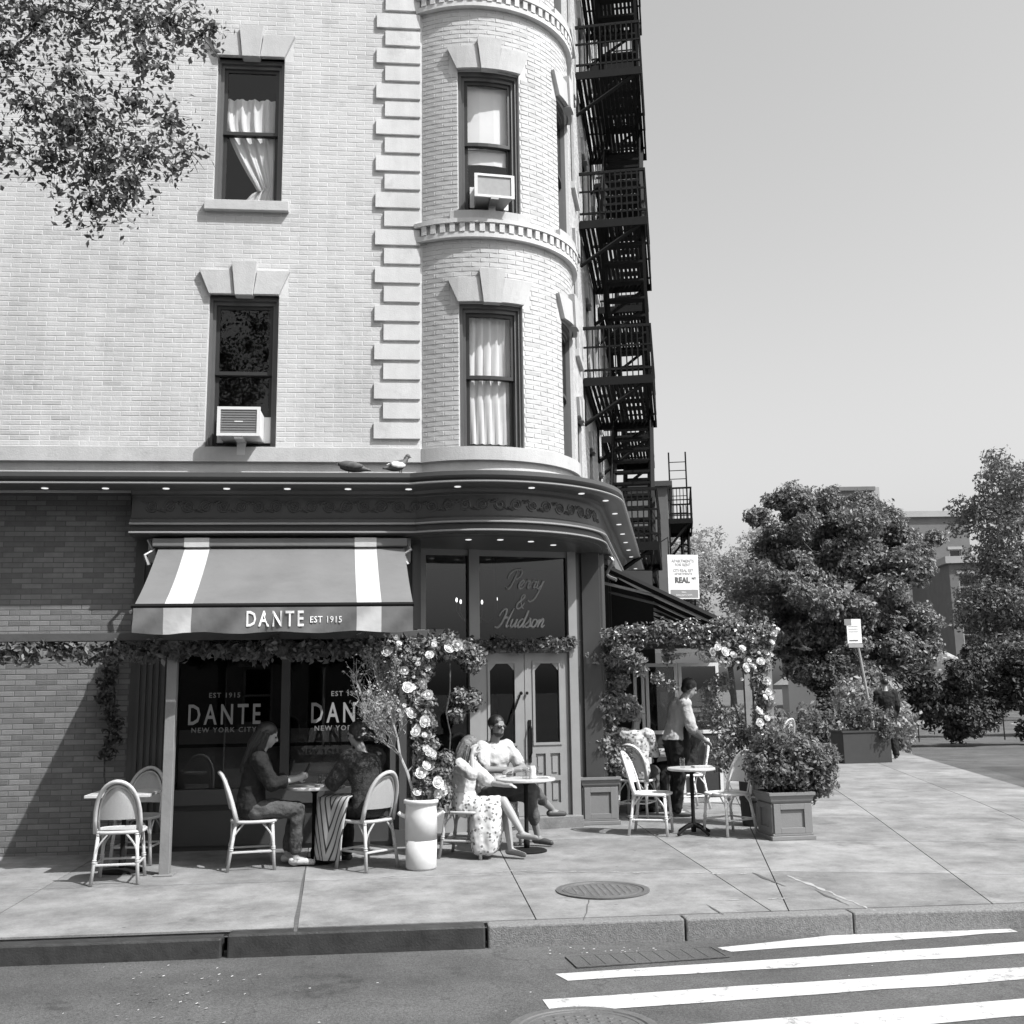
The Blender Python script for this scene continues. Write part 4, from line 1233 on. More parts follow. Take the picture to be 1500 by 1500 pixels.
text('lettering', 'DANTE', .205, frV, -1.25, 0, 2.305, M['letter'], aw, bold=.003, space=1.34, sx=.66)
text('lettering', 'EST 1915', .085, frV, -.775, 0, 2.335, M['letter'], aw, bold=.0005, space=1.1, sx=.85)

for o_ in [c for c in aw.children if c.name.startswith('lettering')]:
    for v in o_.data.vertices: v.co.y = valance_y(v.co.x, v.co.z) - (.007 if v.co.y < AYF - .058 else .003)
# ---- pergola over the front tables
pg = tag(empty('dining_pergola', (-1.3, 10.96, 0)), 'dark timber pergola with a pale post in front of the shop windows', 'pergola')
PX = [-5.6, -2.262, .13]
for x in PX:
    b = MB(); y = 10.85; g = gz(y)
    b.box(x - .047, x + .047, y - .047, y + .047, g, 2.2); b.box(x - .09, x + .09, y - .09, y + .09, g, g + .012)
    b.build('post', M['post'], pg, bevel=.005)
MB().box(-5.7, .2, 10.79, 10.91, 2.2, 2.278).build('front_beam', M['beam'], pg, bevel=.004)
for x in (-5.6, -2.262, .13):
    MB().box(x - .04, x + .04, 10.91, 12.18, 2.21, 2.27).build('side_beam', M['post'], pg)
MB().box(-2.2, .35, 10.80, 12.1, 2.284, 2.29).build('clear_roof', M['tumbler'], pg)

# ---- fire escapes
def fire_escape(fr, s0, s1, levels, label, out=.92, top=True, drop=True):
    o = tag(empty('fire_escape', fr.p((s0 + s1) / 2, -out / 2, levels[0])), label, 'fire escape', None)
    for li, z in enumerate(levels):
        b = MB()
        b.box(s0, s1, -out, -out + .035, z - .15, z + .0, fr); b.box(s0, s1, -.06, -.02, z - .15, z, fr); b.box(s0, s0 + .035, -out + .035, -.06, z - .15, z, fr); b.box(s1 - .035, s1, -out + .035, -.06, z - .15, z, fr)
        n = 14
        for i in range(n):
            y = -out + .05 + (out - .14) * i / (n - 1); b.box(s0 + .04, s1 - .04, y, y + .060, z - .03, z - .008, fr)
        b.build('platform', M['iron'], o)
        b = MB()
        for zz, th in ((.90, .05), (.55, .03), (.12, .035)):
            b.box(s0, s1, -out, -out + th, z + zz, z + zz + th, fr); b.box(s0, s0 + th, -out + th, -.02, z + zz, z + zz + th, fr); b.box(s1 - th, s1, -out + th, -.02, z + zz, z + zz + th, fr)
        x = s0 + .0
        while x < s1: b.box(x + .004, x + .022, -out + .004, -out + .024, z, z + .92, fr); x += .12
        y = -out + .14
        while y < -.05:
            for s in (s0, s1 - .022): b.box(s, s + .022, y, y + .022, z, z + .92, fr)
            y += .10
        b.build('railing', M['iron'], o)
        for s in (s0 + .05, s1 - .09):
            MB().prism([(0, 0), (.04, 0), (.04, .06), (0, .06)], 0, .001, fr) if False else None
            b = MB(); b.tube([(s + .02, -out + .1, z - .10), (s + .02, -.0, z - .85)], .038, 4, fr); b.box(s, s + .04, -.04, 0, z - .8, z, fr); b.build('bracket', M['iron'], o)
        if li < len(levels) - 1:
            zt = levels[li + 1]; nT = 11
            a, c = (s0 + .5, s1 - .35) if li % 2 == 0 else (s1 - .5, s0 + .35)
            b = MB()
            for y in (-out + .12, -.40):
                b.tube([(a, y, z), (c, y, zt)], .055, 4, fr)
                b.tube([(a, y, z + .8), (c, y, zt + .8)], .02, 4, fr)
            for i in range(1, nT):
                t = i / nT; x = a + (c - a) * t; zz = z + (zt - z) * t
                b.box(x - .11, x + .11, -out + .12, -.40, zz - .045, zz + .0, fr)
            b.build('staircase', M['iron'], o)
    if drop:
        b = MB()
        z = levels[0]
        for y in (-out + .15, -.45): b.box(s0 + .6, s0 + .63, y, y + .02, z - 1.1, z + .8, fr)
        for i in range(7): b.box(s0 + .6, s0 + .62, -out + .15, -.45, z - 1.0 + i * .28, z - .98 + i * .28, fr)
        b.build('drop_ladder', M['iron'], o)
    if top:
        z = levels[-1]; b = MB()
        for y in (-out + .08, -out + .62): b.box(s1 - .4, s1 - .36, y, y + .05, z, z + 2.6, fr)
        for i in range(8): b.box(s1 - .395, s1 - .355, -out + .08, -out + .62, z + .3 + i * .28, z + .32 + i * .28, fr)
        b.build('roof_ladder', M['iron'], o)
    return o
lv = [4.16, 7.14, 10.12, 13.10, 16.08]
fire_escape(FR_R, 5.65, 9.1, lv, 'black iron fire escape climbing the avenue wall next to the turret', 1.24)
fire_escape(FR_R, 10.3, 13.4, lv, 'black iron fire escape at the far end of the avenue wall', 1.1)

# ---- avenue awnings
def side_awning(s0, s1, label, z0=3.25, z1=2.52, out=1.42):
    o = tag(empty('avenue_awning', FR_G.p(s0, -.1, z0)), label, 'awning')
    fr = FR_G
    v, f = [], []
    n, m_ = 10, 8
    for j in range(m_ + 1):
        t = j / m_
        for i in range(n + 1): v.append(fr.p(s0 + (s1 - s0) * i / n, -.1 - out * t, z0 + (z1 - z0) * t - .03 * math.sin(math.pi * t)))
    for j in range(m_):
        for i in range(n): f.append((j * (n + 1) + i, j * (n + 1) + i + 1, (j + 1) * (n + 1) + i + 1, (j + 1) * (n + 1) + i))
    b = MB(); b.add(v, f); b.build('canopy', M['awning'], o, smooth=True)
    b = MB(); b.prism([(0, 0), (.001, 0), (.001, .001)], 0, .001, fr) if False else None
    for s in (s0 - .02, (s0 + s1) / 2, s1):
        b = MB()
        b.tube([(s, -.06, z0 - .02), (s, -.1 - out, z1 - .03)], .045, 4, fr)
        b.build('arm', M['iron'], o)
        b = MB(); b.tube([(s + .03, -.02, z0 - .22), (s + .03, -.75, z0 - .42), (s + .03, -.05 - out, z1 - .06)], .02, 5, fr); b.build('folding_arm', M['frame_light'], o)
    b = MB(); b.box(s0 - .03, s1 + .03, -.16 - out, -.08 - out, z1 - .09, z1 + .02, fr); b.build('front_bar', M['iron'], o)
    b = MB(); b.box(s0 - .03, s1 + .03, -.20, -.02, z0 - .02, z0 + .12, fr); b.build('roller_case', M['awning'], o)
    for i, s in enumerate((s0 - .03, s1)):
        b = MB(); b.tube(catmull([(s, -.05, z0 + .12), (s - .05, -.18, z0 + .05), (s, -.1, z0 - .12), (s - .04, -.22, z0 - .2)], 4), .025, 6, fr); b.build('bracket', M['metal'], o)
    v, f = [], []
    for i in range(21):
        s = s0 + (s1 - s0) * i / 20
        for t in (0, 1): v.append(fr.p(s, -.125 - out + .02 * math.sin(i * 1.3) * t, z1 - .09 - .2 * t))
    f = [(2 * i, 2 * i + 2, 2 * i + 3, 2 * i + 1) for i in range(20)]
    b = MB(); b.add(v, f); b.build('valance', M['awning'], o, smooth=True)
side_awning(.95, 3.9, 'dark awning on the avenue side just past the corner entrance')
side_awning(5.2, 8.4, 'dark awning farther along the avenue shopfront')

# ---- letting sign
sg = at(912.5, 826, 24.0)
frg = Fr((sg.x, 24.0, sg.z), rz=rad(3))
si = tag(empty('letting_sign', frg.p(0, 0, -.5)), 'white apartments for rent sign with grey foot hanging under the fire escape', 'sign')
MB().box(-.36, .36, 0, .04, -.5, .5, frg).build('board', M['signwhite'], si, bevel=.006)
MB().box(-.31, .33, -.004, .001, -.47, -.29, frg).build('foot_panel', M['signgrey'], si)
for s, z, sz, mt, bo in (('APARTMENTS', .33, .095, 'signtext_pale', .001), ('FOR RENT', .245, .09, 'signtext_pale', .001), ('CITI REAL EST', .12, .085, 'signtext_pale', .001), ('APARTMENTS', .045, .075, 'letter_glass', 0), ('REAL', -.13, .17, 'signtext', .008)):
    text('lettering', s, sz, frg, -.03 if s == 'REAL' else .0, -.003, z, M[mt], si, bold=bo, sx=.9)
text('lettering', 'NY', .075, frg, .245, -.003, -.06, M['signtext'], si, bold=.002)
text('lettering', 'REAL', .05, frg, .0, -.006, -.365, M['signwhite'], si); text('lettering', 'REALNY.COM', .06, frg, .0, -.006, -.435, M['signwhite'], si)
b = MB(); b.tube([frg.p(-.32, .02, .5), frg.p(-.32, .02, .9), FR_R.p(10.6, -.05, 4.1)], .014, 5); b.tube([frg.p(.3, .02, .5), frg.p(.3, .02, .62), frg.p(-.32, .02, .8)], .01, 5); b.build('hanger', M['iron'], si)

# ================================================================== FURNITURE
def chair(name, frame, weave, label, group=None):
    o = empty(name); tag(o, label, 'chair', group)
    b = MB()
    pts = []
    for i in range(24):
        t = 2 * math.pi * i / 24
        c_, s_ = math.cos(t), math.sin(t)
        pts.append((.205 * math.copysign(abs(c_) ** .6, c_) + .01, .205 * math.copysign(abs(s_) ** .6, s_)))
    b.slab(pts, .435, .455); b.build('seat', M[weave], o)
    ring = [(x * 1.03, y * 1.03, .445) for x, y in pts] + [(pts[0][0] * 1.03, pts[0][1] * 1.03, .445)]
    b = MB(); b.tube(ring, .016, 6); b.build('seat_frame', M[frame], o, smooth=True)
    for sx, sy in ((1, 1), (1, -1), (-1, 1), (-1, -1)):
        b = MB(); x0, y0 = (.175 if sx > 0 else -.165), .165 * sy
        x1, y1 = (.20 if sx > 0 else -.235), .20 * sy
        b.tube([(x1, y1, 0), (x0, y0, .44)], .0165, 7)
        for t in (.42, .46, .95, .99): b.tube([(x1 + (x0 - x1) * t, y1 + (y0 - y1) * t, .44 * t), (x1 + (x0 - x1) * (t + .03), y1 + (y0 - y1) * (t + .03), .44 * (t + .03))], .021, 7)
        b.build('leg', M[frame], o, smooth=True)
    def L(sx, sy, z): t = z / .44; x0, y0 = (.175 if sx > 0 else -.165), .165 * sy; x1, y1 = (.20 if sx > 0 else -.235), .20 * sy; return (x1 + (x0 - x1) * t, y1 + (y0 - y1) * t, z)
    for a, c in (((1, 1), (-1, 1)), ((1, -1), (-1, -1)), ((1, 1), (1, -1)), ((-1, 1), (-1, -1))):
        b = MB(); b.tube([L(*a, .17), L(*c, .17)], .011, 6); b.build('stretcher', M[frame], o)
        p, q = Vector(L(*a, .22)), Vector(L(*c, .22)); mid = (p + q) / 2
        for e in (p, q):
            b = MB(); g = e + (mid - e) * .55
            b.tube(catmull([(e.x, e.y, .22), (e.x + (g.x - e.x) * .25, e.y + (g.y - e.y) * .25, .33), (g.x, g.y, .43)], 4), .0085, 5)
            b.build('brace', M[frame], o)
    def arch(w_, hgt, x0, lean, off=0):
        P = []
        for i in range(21):
            t = math.pi * i / 20
            s = math.sin(t) ** .72
            z = .44 + (hgt - .44) * s
            P.append((x0 - lean * (z - .44) - .05 * (1 - abs(math.cos(t))) + off, w_ * math.cos(t) * (1 + .06 * s), z))
        return P
    P = arch(.195, .90, -.16, .26); b = MB(); b.tube(P, .019, 7)
    Q = arch(.165, .86, -.145, .26); b.tube(Q, .011, 6); b.build('back_frame', M[frame], o, smooth=True)
    # woven back panel
    b = MB(); v, f = [], []; rows, cols = 10, 10
    for j in range(rows + 1):
        z = .56 + .29 * j / rows
        s = min(1, (z - .44) / (.86 - .44)); t = math.asin(min(1, s ** (1 / .72))); wd = .165 * math.cos(t) * (1 + .06 * s)
        for i in range(cols + 1):
            u = -1 + 2 * i / cols; v.append((-.145 - .26 * (z - .44) - .05 * (1 - abs(u) ** 2 * .9) - .004, u * max(wd, .01), z))
    for j in range(rows):
        for i in range(cols): a = j * (cols + 1) + i; f.append((a, a + 1, a + cols + 2, a + cols + 1))
    b.add(v, f); b.build('backrest', M[weave], o, smooth=True)
    return o
def place(o, loc, rz, label=None, group=None):
    o.location = loc; o.rotation_euler = (0, 0, rz)
    if label: o['label'] = label
    if group: o['group'] = group
    return o
GC = 'rattan chairs at the front tables'
ch1 = chair('bistro_chair', 'rattan', 'weave', 'pale rattan bistro chair under the dark haired woman with a phone', GC)
KID.clear()
def chair_copy(src, loc, rz, label, group=GC): return place(copy_tree(src), loc, rz, label, group)
def G3(x, y): return (x, y, gz(y))
P1L, P2L, P3L, P4L = G3(-1.50, 11.12), G3(-.40, 10.93), G3(.60, 11.42), G3(.93, 12.15)
R1, R2, R3, R4 = rad(10), rad(133), rad(-22), rad(-62)
place(ch1, P1L, R1)
ch2 = chair_copy(ch1, P2L, R2, 'pale rattan bistro chair under the person with the chevron cloth')
ch3 = chair_copy(ch1, P3L, R3, 'pale rattan bistro chair under the woman in the floral dress')
ch4 = chair_copy(ch1, P4L, R4, 'pale rattan bistro chair under the man in the white shirt')
ch5 = chair_copy(ch1, G3(-2.62, 10.62), rad(95), 'empty pale rattan chair pushed to the square table by the pergola post')
ch6 = chair_copy(ch1, G3(-2.70, 11.62), rad(-95), 'empty rattan chair between the square table and the wall')
GW = 'white bistro chairs on the avenue side'
wc1 = chair('white_bistro_chair', 'white', 'weave_white', 'white bistro chair at the avenue table beside the tiered topiary', GW)
WCL = G3(2.76, 12.60)
place(wc1, WCL, rad(-22))
wc2 = chair_copy(wc1, G3(3.60, 12.42), rad(205), 'white bistro chair at the avenue table beside the round dark pot', GW)
wc3 = chair_copy(wc1, G3(2.93, 14.2), rad(60), 'white bistro chair under the bald man', GW)
wc4 = chair_copy(wc1, G3(3.75, 14.85), rad(190), 'white bistro chair under the woman in black by the avenue tables', GW)
wc5 = chair_copy(wc1, G3(7.95, 23.2), rad(120), 'white bistro chair beside the dark planter box down the avenue', GW)

def table(loc, r, label, top='tabletop', base='iron', square=False, h=.735, four=False):
    o = tag(empty('bistro_table', loc), label, 'table')
    fr = Fr(loc)
    b = MB()
    if square: b.box(-r, r, -r, r, h - .028, h, fr)
    else: b.lathe([(.001, h - .03), (r - .01, h - .03), (r, h - .022), (r, h - .006), (r - .006, h), (.001, h)], (0, 0, 0), 30, fr)
    b.build('table_top', M[top], o, bevel=.004 if square else 0)
    b = MB(); b.lathe([(.028, .03), (.034, .10), (.022, .14), (.022, h - .08), (.05, h - .04), (.08, h - .031)], (0, 0, 0), 12, fr); b.build('pedestal', M[base], o, smooth=True)
    if not four: MB().lathe([(.001, 0), (.21, 0), (.21, .012), (.19, .022), (.04, .035), (.001, .035)], (0, 0, 0), 24, fr).build('base', M[base], o)
    for i in range(4 if four else 0):
        a = i * math.pi / 2 + .5
        b = MB(); b.tube(catmull([(0, 0, .11), (.11 * math.cos(a), .11 * math.sin(a), .085), (.24 * math.cos(a), .24 * math.sin(a), .018)], 4), [.024] * 4 + [.018] * 4 + [.016], 6, fr); b.build('foot', M[base], o)
    return o
T1, T2, T3, T0 = G3(-.93, 11.32), G3(1.22, 11.62), G3(3.2, 12.45), G3(-2.72, 11.12)
table(T1, .30, 'round table between the dark haired woman and the person with the chevron cloth')
table(T2, .31, 'round pale table between the woman in floral dress and the man in white')
table(T3, .27, 'round table with menus on a dark pedestal between two white chairs', four=True)
table(T0, .30, 'small square table with folded napkin beside the pale pergola post', square=True)
table(G3(3.3, 14.72), .28, 'small table the waiter is leaning over on the avenue side')

def tumbler(p, label, r=.032, h=.11):
    t = MB().lathe([(r * .8, 0), (r, h), (r - .003, h), (r * .78, .006), (.001, .006)], p, 14).build('tumbler', M['tumbler'], smooth=True)
    tag(t, label, 'glass', 'drinking glasses on the tables')
tz = .735
for (x, y, z), dx, dy, lb in ((T1, .05, -.03, 'drinking glass on the round table by the phone'), (T1, .14, .1, 'drinking glass on the round table by the chevron cloth'), (T2, -.02, -.1, 'drinking glass in front of the man in white'), (T2, .12, .08, 'drinking glass on the pale table near the door'), (T3, -.12, -.08, 'drinking glass on the avenue table beside the menus')):
    tumbler((x + dx, y + dy, z + tz + .001), lb)
def menu(p, rz, label, s=(.2, .13)):
    b = MB(); fr = Fr(p, rz=rz); b.box(-s[0] / 2, s[0] / 2, -s[1] / 2, s[1] / 2, .001, .014, fr); b.box(-s[0] / 2, s[0] / 2 - .01, -s[1] / 2, s[1] / 2, .0145, .02, fr)
    tag(b.build('napkin', M['cloth_white'], bevel=.004), label, 'napkin')
menu((T1[0] + .12, T1[1] - .12, T1[2] + tz), .3, 'folded white napkin on the round table by the phone')
menu((T3[0] + .12, T3[1] - .02, T3[2] + tz), .1, 'folded white napkin on the avenue table', (.22, .12))
menu((T0[0] - .02, T0[1] - .05, T0[2] + tz), .4, 'folded white napkin on the square table by the post', (.24, .1))
menu((T2[0] + .16, T2[1] - .08, T2[2] + tz), -.3, 'white napkin on the table of the man in white', (.16, .1))
b = MB().lathe([(.04, 0), (.042, .02), (.03, .05), (.034, .09), (.026, .13), (.024, .13)], (T2[0] + .06, T2[1] - .12, T2[2] + tz), 12)
tag(b.build('white_jug', M['ceramic'], smooth=True), 'small white jug on the table of the man in white', 'jug')

# ---- pots and planters
WP = gnd(664, 1105); WPL = (WP.x, WP.y + .12, gz(WP.y + .12))
pot = tag(empty('crock', WPL), 'tall white stoneware crock with two lugs holding a bare branch', 'pot')
b = MB().lathe([(.001, 0), (.135, 0), (.146, .02), (.15, .28)], WPL, 28); b.build('lower_body', M['ceramic_raw'], pot, smooth=True)
b = MB().lathe([(.151, .27), (.154, .50), (.145, .57), (.15, .60), (.166, .605), (.168, .635), (.15, .642), (.138, .62), (.138, .56), (.001, .56)], WPL, 28); b.build('upper_body', M['ceramic'], pot, smooth=True)
for s in (-1, 1):
    b = MB(); b.tube(catmull([(WPL[0] + s * .145, WPL[1] - .02, WPL[2] + .48), (WPL[0] + s * .20, WPL[1] - .04, WPL[2] + .51), (WPL[0] + s * .215, WPL[1] - .045, WPL[2] + .525)], 4), .02, 7); b.build('lug', M['ceramic'], pot, smooth=True)
MB().lathe([(.001, .57), (.137, .57), (.137, .575), (.001, .58)], WPL, 20).build('soil', M['soil'], pot)
# twiggy branch in the crock
br = MB(); rb = random.Random(5)
base = Vector(WPL) + Vector((-.04, 0, .56)); tip = at(621, 915, WPL[1] + .15)
main = [base + (tip - base) * (i / 8) + Vector((rb.uniform(-.015, .015), rb.uniform(-.02, .02), 0)) for i in range(9)]
br.tube(main, [.017 - .0014 * i for i in range(9)], 6)
tips = []
def twig(p, d, l, r, dep):
    pts = [p]; q = p.copy(); dd = d.copy()
    for i in range(4):
        dd = (dd + Vector((rb.uniform(-.35, .35), rb.uniform(-.35, .35), rb.uniform(-.1, .35)))).normalized(); q = q + dd * l / 4; pts.append(q.copy())
        if dep > 0:
            for _ in range(2): twig(q.copy(), (dd + Vector((rb.uniform(-.9, .9), rb.uniform(-.9, .9), rb.uniform(-.3, .7)))).normalized(), l * .55, r * .6, dep - 1)
    br.tube(pts, [r, r * .85, r * .7, r * .55, r * .4], 4); tips.append(q)
for i in range(3, 9):
    for _ in range(2): twig(main[i].copy(), Vector((rb.uniform(-1.2, .6), rb.uniform(-.6, .6), rb.uniform(.3, 1))).normalized(), .42 - .03 * (i - 3), .006, 2)
twig(main[2].copy(), Vector((.8, -.1, .5)), .4, .008, 1); twig(main[3].copy(), Vector((-1, -.1, .55)), .6, .008, 2)
bo = tag(br.build('branch_plant', M['dry']), 'thin twiggy branch leaning out of the white crock', 'plant')

def leaves(name, mt, parent, blobs, n, size, seed=1, flatten=1.0, shell=.5, kind=None, up=.3):
    rg = np.random.default_rng(seed)
    C_ = np.array([b[0] for b in blobs], float); R_ = np.array([b[1] if isinstance(b[1], (tuple, list)) else (b[1],) * 3 for b in blobs], float)
    wgt = np.prod(R_, axis=1) ** .7; wgt /= wgt.sum()
    idx = rg.choice(len(blobs), n, p=wgt)
    d = rg.normal(size=(n, 3)); d /= np.linalg.norm(d, axis=1)[:, None]
    rr = (shell + (1 - shell) * rg.random(n)) ** .8
    lump = 1 + .18 * np.sin(d[:, 0] * 7 + idx) * np.sin(d[:, 1] * 6 + 2 * idx) + .12 * np.sin(d[:, 2] * 11 + idx)
    P = C_[idx] + d * R_[idx] * (rr * lump)[:, None]
    nrm = d * .6 + rg.normal(size=(n, 3)) * .6; nrm[:, 2] += up; nrm /= np.linalg.norm(nrm, axis=1)[:, None]
    a = np.cross(nrm, rg.normal(size=(n, 3))); a /= np.linalg.norm(a, axis=1)[:, None]; b_ = np.cross(nrm, a)
    s = size * (.6 + .8 * rg.random(n))[:, None]
    V = np.empty((n, 4, 3)); fold = nrm * s * .18
    V[:, 0] = P - a * s; V[:, 1] = P - b_ * s * .5 + fold; V[:, 2] = P + a * s; V[:, 3] = P + b_ * s * .5 + fold
    me = bpy.data.meshes.new(name); me.vertices.add(4 * n); me.vertices.foreach_set('co', V.reshape(-1))
    base_ = np.arange(n)[:, None] * 4
    tri = np.concatenate([base_ + np.array([[0, 1, 2]]), base_ + np.array([[0, 2, 3]])], axis=1).reshape(-1)
    me.loops.add(6 * n); me.loops.foreach_set('vertex_index', tri.astype(np.int32))
    me.polygons.add(2 * n); me.polygons.foreach_set('loop_start', np.arange(0, 6 * n, 3).astype(np.int32))
    me.materials.append(M[mt]); me.update(calc_edges=True); me.validate()
    return put(name, me, parent, kind=kind)
leaves('buds', 'dry', bo, [(tuple(t), .05) for t in tips], len(tips) * 3, .016, 3, shell=.0)

# rose
def rose_mesh(seed, r):
    b = MB(); rg = random.Random(seed)
    b.ball((0, 0, 0), r * .55, n=8)
    for ring, (k, rad_, tilt, sz) in enumerate(((3, .35, .15, .62), (5, .58, .5, .72), (6, .78, .95, .78))):
        for i in range(k):
            a = 2 * math.pi * i / k + ring * .6 + rg.uniform(-.2, .2)
            c_, s_ = math.cos(a), math.sin(a)
            base_ = Vector((c_ * r * .25, s_ * r * .25, -r * .2))
            out = Vector((c_, s_, 0)); up_ = Vector((0, 0, 1)); tan = Vector((-s_, c_, 0))
            v = []
            for (uu, hh, oo) in ((-.25, 0, 0), (.25, 0, 0), (.55, .55, .55), (.3, 1, .8), (-.3, 1, .8), (-.55, .55, .55)):
                v.append(base_ + tan * (uu * sz * r * 1.5) + (out * math.sin(tilt) + up_ * math.cos(tilt)) * (hh * sz * r) + out * (oo * rad_ * r * .55))
            b.add(v, [(0, 1, 2, 5), (5, 2, 3, 4)])
    return b.mesh('rose', M['petal'], True)
ROSES = [rose_mesh(s, .038) for s in range(4)]
def rose(parent, p, n, sc_=1.0):
    o = put('rose', random.choice(ROSES)); o.parent = parent; o.matrix_parent_inverse = wmat(parent).inverted()
    o.location = p; n = Vector(n).normalized(); o.rotation_mode = 'QUATERNION'; o.rotation_quaternion = n.to_track_quat('Z', 'Y'); o.scale = (sc_,) * 3
# flower arch at the front pergola post
fa = tag(empty('rose_garland', (.13, 10.9, 0)), 'white rose and greenery garland climbing the pergola corner beside the crock', 'garland')
yA = 10.86
rp_ = [(652, 894), (643, 889), (658, 903), (661, 908), (648, 915), (657, 921), (651, 931), (664, 926), (669, 912), (635, 896), (672, 900), (662, 942), (648, 948), (653, 939), (667, 963), (661, 968), (667, 976), (669, 989), (675, 994), (666, 990), (664, 1012), (672, 1006), (680, 1032), (672, 1030), (684, 1028), (676, 890), (683, 898), (690, 894), (668, 1020), (660, 1030), (655, 955), (671, 938), (698, 891), (640, 884)]
rp_ += [(x + random.uniform(-7, 7), y + random.uniform(-7, 7)) for x, y in rp_[::3]]
for i, (x, y) in enumerate(rp_):
    q = at(x, y, yA - .08 + random.uniform(-.1, .04)); rose(fa, q, (random.uniform(-.4, .6), -1, random.uniform(.0, .8)), random.choice([.45, .6, .8, .95, 1.1, 1.25]))
bl = []
for x, y, r in ((640, 890, .10), (655, 892, .12), (672, 893, .13), (690, 893, .13), (706, 897, .12), (716, 902, .09), (712, 910, .08), (655, 915, .09), (660, 935, .10), (663, 955, .10), (666, 975, .10), (668, 1000, .11), (672, 1020, .11), (676, 1035, .11), (652, 902, .1), (658, 925, .09), (668, 945, .09), (660, 945, .08), (670, 965, .09), (662, 965, .08), (664, 985, .1), (672, 985, .09), (666, 1010, .1), (664, 1028, .1), (684, 1030, .1), (668, 907, .1), (664, 918, .1),  (700, 940, .09), (712, 944, .10), (698, 955, .09), (686, 1000, .09), (682, 1010, .10)):
    q = at(x, y, yA + (.05 if x < 695 else .25)); bl.append((tuple(q), r))
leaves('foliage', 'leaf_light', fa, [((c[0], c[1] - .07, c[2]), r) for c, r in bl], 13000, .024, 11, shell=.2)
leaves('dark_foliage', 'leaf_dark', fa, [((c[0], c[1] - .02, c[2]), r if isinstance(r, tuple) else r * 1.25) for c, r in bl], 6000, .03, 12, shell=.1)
b = MB(); rg = random.Random(3)
for x0 in (655, 668, 690): b.tube([at(x0 + rg.uniform(-3, 3), y, yA + .05) for y in range(895, 1060, 20)], .007, 5)
b.build('stems', M['bark'], fa)
# leafy garland under the front beam
gd = tag(empty('leaf_garland', (-1.5, 10.95, 2.2)), 'leafy garland hanging along the dark front beam of the pergola', 'garland')
bl = []; x = -5.5
while x < -.05:
    bl.append(((x, 10.83 + random.uniform(-.03, .05), 2.12 + random.uniform(-.05, .04)), (.12, .07, .075 + random.uniform(0, .04)))); x += .11
leaves('foliage', 'leaf', gd, [(c, tuple(1.2 * v for v in r)) for c, r in bl], 5200, .036, 21, shell=.1)
gd2 = tag(empty('leaf_garland', (1.4, 13.1, 2.2)), 'thin leafy garland along the transom bar over the double doors', 'garland')
leaves('foliage', 'leaf', gd2, [(tuple(frE.p(.0 + i * .1, -.06, 2.22 + random.uniform(-.03, .03))), (.10, .07, .085)) for i in range(13)], 2200, .03, 22, shell=.1)

# climbing dark greenery left pier
cl = tag(empty('climber', (-3.1, 12.1, 0)), 'dark climbing plant on the old brick pier beside the shop', 'plant')
leaves('foliage', 'leaf_dark', cl, [((-3.15 + .06 * math.sin(i), 12.05, 1.1 + i * .14), (.12, .06, .1)) for i in range(9)], 700, .035, 23, shell=.1)
MB().tube([(-3.15 + .04 * math.sin(i), 12.1, .05 + i * .2) for i in range(12)], .009, 5).build('stem', M['bark'], cl)

# square planters
def planter(c, w_, h, mt, label, rz=0):
    o = tag(empty('planter', c, 0), label, 'planter')
    fr = Fr(c, rz=rz)
    a = w_ / 2
    b = MB(); b.box(-a, a, -a, a, .0, .045, fr); b.box(-a + .02, a - .02, -a + .02, a - .02, .045, .07, fr); b.build('base', M[mt], o, bevel=.006)
    b = MB(); b.box(-a + .04, a - .04, -a + .04, a - .04, .07, h - .12, fr)
    b.build('body', M[mt], o)
    for k_ in range(4):
        f2 = Fr(c, rz=rz + k_ * math.pi / 2)
        b = MB(); i_ = a - .04
        for x0, x1, z0, z1 in ((-i_, -i_ + .075, .07, h - .12), (i_ - .075, i_, .07, h - .12), (-i_ + .075, i_ - .075, .07, .13), (-i_ + .075, i_ - .075, h - .18, h - .12)): b.box(x0, x1, -i_ - .022, -i_, z0, z1, f2)
        b.build('panel_frame', M[mt], o, bevel=.003)
    b = MB()
    lv_ = [(a - .035, h - .12), (a - .015, h - .09), (a + .0, h - .04), (a + .012, h - .03), (a + .012, h)]
    for j in range(len(lv_) - 1):
        p0, z0 = lv_[j]; p1, z1 = lv_[j + 1]
        v = [fr.p(sx * p0, sy * p0, z0) for sx, sy in ((-1, -1), (1, -1), (1, 1), (-1, 1))] + [fr.p(sx * p1, sy * p1, z1) for sx, sy in ((-1, -1), (1, -1), (1, 1), (-1, 1))]
        b.add(v, [(0, 1, 5, 4), (1, 2, 6, 5), (2, 3, 7, 6), (3, 0, 4, 7)])
    p1 = a + .012; q = a - .03
    v = [fr.p(sx * p1, sy * p1, h) for sx, sy in ((-1, -1), (1, -1), (1, 1), (-1, 1))] + [fr.p(sx * q, sy * q, h) for sx, sy in ((-1, -1), (1, -1), (1, 1), (-1, 1))] + [fr.p(sx * q, sy * q, h - .06) for sx, sy in ((-1, -1), (1, -1), (1, 1), (-1, 1))]
    b.add(v, [(0, 1, 5, 4), (1, 2, 6, 5), (2, 3, 7, 6), (3, 0, 4, 7), (4, 5, 9, 8), (5, 6, 10, 9), (6, 7, 11, 10), (7, 4, 8, 11)])
    b.build('rim', M[mt], o)
    MB().box(-q, q, -q, q, h - .07, h - .05, fr).build('soil', M['soil'], o)
    return o
PA_ = gnd(834, 1061); PAL = (PA_.x, PA_.y + .2, gz(PA_.y))
planter(PAL, .48, .56, 'planter', 'grey panelled square planter beside the double doors with tiered topiary', rad(2))
